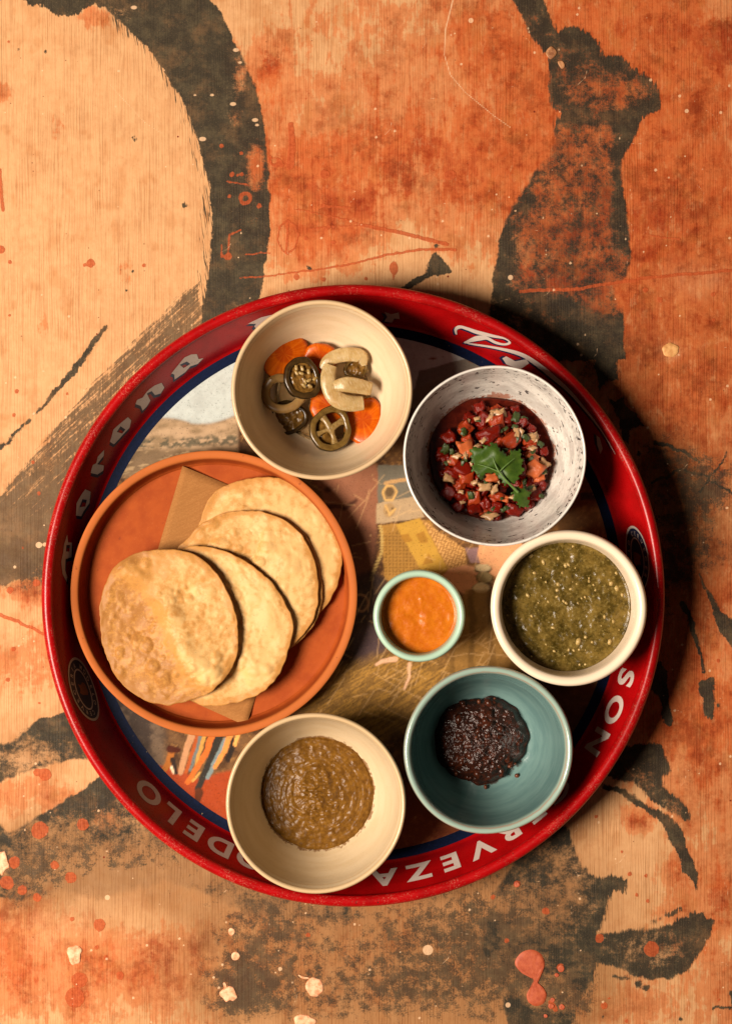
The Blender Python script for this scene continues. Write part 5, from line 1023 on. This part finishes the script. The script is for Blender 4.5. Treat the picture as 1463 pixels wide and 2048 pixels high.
def pepper(px_, py_, rx, ry, z_, rot, tx, ty, thick, label, skin, mem=None, seeds=(), fill=False, hh=.0028, sector=None):
    t = thing('jalapeno_slice', label, 'jalapeno slice', P(px_, py_, z_), (tx, ty, rot), 'pickled jalapeno slices')
    V = []; F = []; nt = 56; k = thick / rx
    sec = [(1 - k, -hh * .8), (1 - k * .98, hh * .75), (1 - k * .85, hh * .95), (1 - k * .5, hh), (1 - .2 * k, hh * .97), (1 - .06 * k, hh * .82), (1.0, hh * .4), (.995, -hh * .7), (1 - k * .4, -hh)]; rimv = [.35, .15, 0, 0, .15, .9, 1, 1, 1]
    for j in range(nt):
        a = 2 * math.pi * j / nt; q = 1 + .035 * math.sin(3 * a + rx) + .025 * math.sin(4 * a + ry) + .01 * math.sin(9 * a)
        for s_, h in sec: V.append((rx * S * s_ * q * math.cos(a), ry * S * s_ * q * math.sin(a), h))
    ns = len(sec)
    for j in range(nt):
        for i in range(ns): F.append((j * ns + i, j * ns + (i + 1) % ns, ((j + 1) % nt) * ns + (i + 1) % ns, ((j + 1) % nt) * ns + i))
    rme = mesh('flesh_ring', V, [f_[::-1] for f_ in F]); attr(rme, 'rimv', np.array(rimv * nt)); obj('flesh_ring', rme, skin, t)
    if fill:
        surf('seed_core', (rx - thick * .8) * S, lambda x, y, s_, th: .0022 * (fbm(x / 9, y / 9, 3, 4) - .5) - .0003 * s_, inner, (0, 0, hh * .45), 24, 48, lambda th: np.sqrt((np.cos(th)) ** 2 + (ry / rx * np.sin(th)) ** 2), parent=t)
    if sector:
        aa = np.linspace(sector[0], sector[1], 18); Vs = [(0, 0, -.0002)] + [(math.cos(a) * (rx - thick * .6) * S, math.sin(a) * (ry - thick * .6) * S, -.0006 + .0003 * math.sin(5 * a)) for a in aa]
        Fs = [(0, i, i + 1) for i in range(1, 18)]
        so = obj('pith', mesh('pith', Vs, Fs), inner, t); sm2 = so.modifiers.new('thick', 'SOLIDIFY'); sm2.thickness = .001
    for i, a in enumerate(mem or ()):
        e = (math.cos(a) * (rx - thick * .6) * S, math.sin(a) * (ry - thick * .6) * S, .0004)
        tube('membrane', [(e[0] * .02, e[1] * .02, .0012), (e[0] * .5, e[1] * .5 + .0004, .0011), e], [.0022, .0014 + .0004 * math.sin(3 * a), .0030], flesh, t, 8, .55)
    for a, q, ro in seeds:
        so = obj('seed', SEED, None, t, loc=(math.cos(a) * q * S, math.sin(a) * q * S, hh * .45 + .0016), rot=(.3 * math.sin(9 * a), .1, ro + .7 * math.sin(7 * a + q)))
SEED = bit_mesh('seed', 1, 3, .0017, .0010, .0006, .35); SEED.materials.append(pseed)
sd = [(rn.uniform(0, 6.28), rn.uniform(5, 23), rn.uniform(0, 3)) for _ in range(0)]
sd = [(a, q, a + .2) for a, q in ((.5, 17), (1.3, 19), (1.8, 24), (1.55, 10), (2.1, 16), (5.6, 13), (4.5, 15), (5.1, 21), (5.9, 24), (4.9, 9))]
pepper(575, 836, 40, 34, bz + .0075, .2, 0, 0, 9, 'dark jalapeno slice lowest in the pile, under the onion ring', darkskin, fill=True)
pepper(604, 757, 36, 43, bz + .0205, .35, .05, .18, 11, 'dark glossy jalapeno slice packed with seeds beside the largest carrot slice', darkskin, seeds=sd, fill=True)
pepper(661, 858, 41, 46, bz + .0175, -.25, -.08, .05, 13, 'olive jalapeno ring with open holes and pale cross membranes', skinm, mem=(.75, 2.5, 3.75, 5.3), sector=(2.5, 5.3))
pepper(712, 738, 24, 20, bz + .0120, .2, 0, 0, 6, 'small grey-green jalapeno piece tucked under the onion arc', skinm, fill=True)
m = Mat('pickled_onion'); v = m.px(); n1 = m.noise(v, .06, 4, .6); n2 = m.noise(m.rotmap(v, 20, (.35, .08, .3)), 1, 3, .6)
c = m.mix(m.mr(n1, .35, .7), (.60, .44, .21, 1), (.46, .30, .11, 1)); c = m.mix(m.ma('MULTIPLY', m.mr(n2, .5, .68), .5), c, (.78, .64, .42, 1))
oni = m.set(base=c, rough=.2, trans=.35, ior=1.36, spec=.3, normal=m.bump(n2, .3, .0005), sss=.3, sssr=(.006, .004, .002))
m = Mat('brown_onion'); v = m.px(); n1 = m.noise(v, .06, 4, .6)
oni2 = m.set(base=m.mix(m.mr(n1, .35, .7), (.36, .21, .07, 1), (.26, .14, .045, 1)), rough=.25, trans=.3, ior=1.36, spec=.3, sss=.3, sssr=(.005, .003, .001), normal=m.bump(n1, .2, .0005))
def band(pts, w_, label, mat=oni, closed=False):
    base = P(pts[0][0], pts[0][1], pts[0][2]); Q = [tuple(P(*p) - base) for p in pts]
    n = len(pts); rads = [(w_[i][0] * S, w_[i][1] * .00068) for i in range(n)]
    return tube('onion_slice', Q, rads, mat, None, 14, label=label, cat='onion slice', group='pickled onion pieces', loc=base)
band([(545, 758, bz + .016), (533, 775, bz + .0150), (532, 795, bz + .0150), (545, 813, bz + .0155), (568, 818, bz + .016), (590, 810, bz + .0165), (604, 792, bz + .0165), (602, 772, bz + .016), (580, 760, bz + .016), (558, 756, bz + .016), (543, 760, bz + .016)], [(9, 2.6)] * 11, 'brownish pickled onion ring at the left of the pile', oni2)
band([(643, 738, bz + .0170), (655, 722, bz + .018), (675, 712, bz + .0185), (700, 709, bz + .019), (722, 713, bz + .0185), (728, 730, bz + .0165)], [(7, 2.2), (12, 2.8), (14, 3), (14, 3), (13, 2.8), (6, 2)], 'curved translucent onion slice at the top right of the pickles')
band([(662, 731, bz + .0215), (656, 752, bz + .0225), (660, 778, bz + .0225), (674, 798, bz + .0225), (700, 807, bz + .0215), (726, 806, bz + .0195)], [(12, 2), (15, 2.8), (16, 3), (17, 3), (16, 2.9), (14, 2.4)], 'pale crescent onion slice curling across the middle of the pickles')
band([(668, 772, bz + .0235), (690, 769, bz + .0250), (715, 772, bz + .0235), (742, 778, bz + .0205)], [(10, 1.6), (15, 2.2), (15, 2.2), (13, 1.8)], 'short straight onion strip lying on top of the pale crescent')
band([(690, 752, bz + .010), (715, 748, bz + .011), (735, 738, bz + .011)], [(7, 1.8), (9, 2), (5, 1.6)], 'small onion sliver half hidden at the right of the pickles')
# thin pool of brine
m = Mat('brine'); brm = m.set(base=(.95, .80, .52, 1), rough=.03, trans=1.0, ior=1.333, spec=.5)
zb = .0072; surf('brine_pool', bowl_r(cone, 181.5, .050, zb) * 1.002, lambda x, y, s_, th: .00025 * (fbm(x / 14, y / 14, 2, 2) - .5) + .0003 * sst(.93, 1, s_), brm, at_bowl(b1, zb), 24, 90, drop=.0016, label='thin clear pool of brine in the bottom of the pickle bowl', cat='brine')
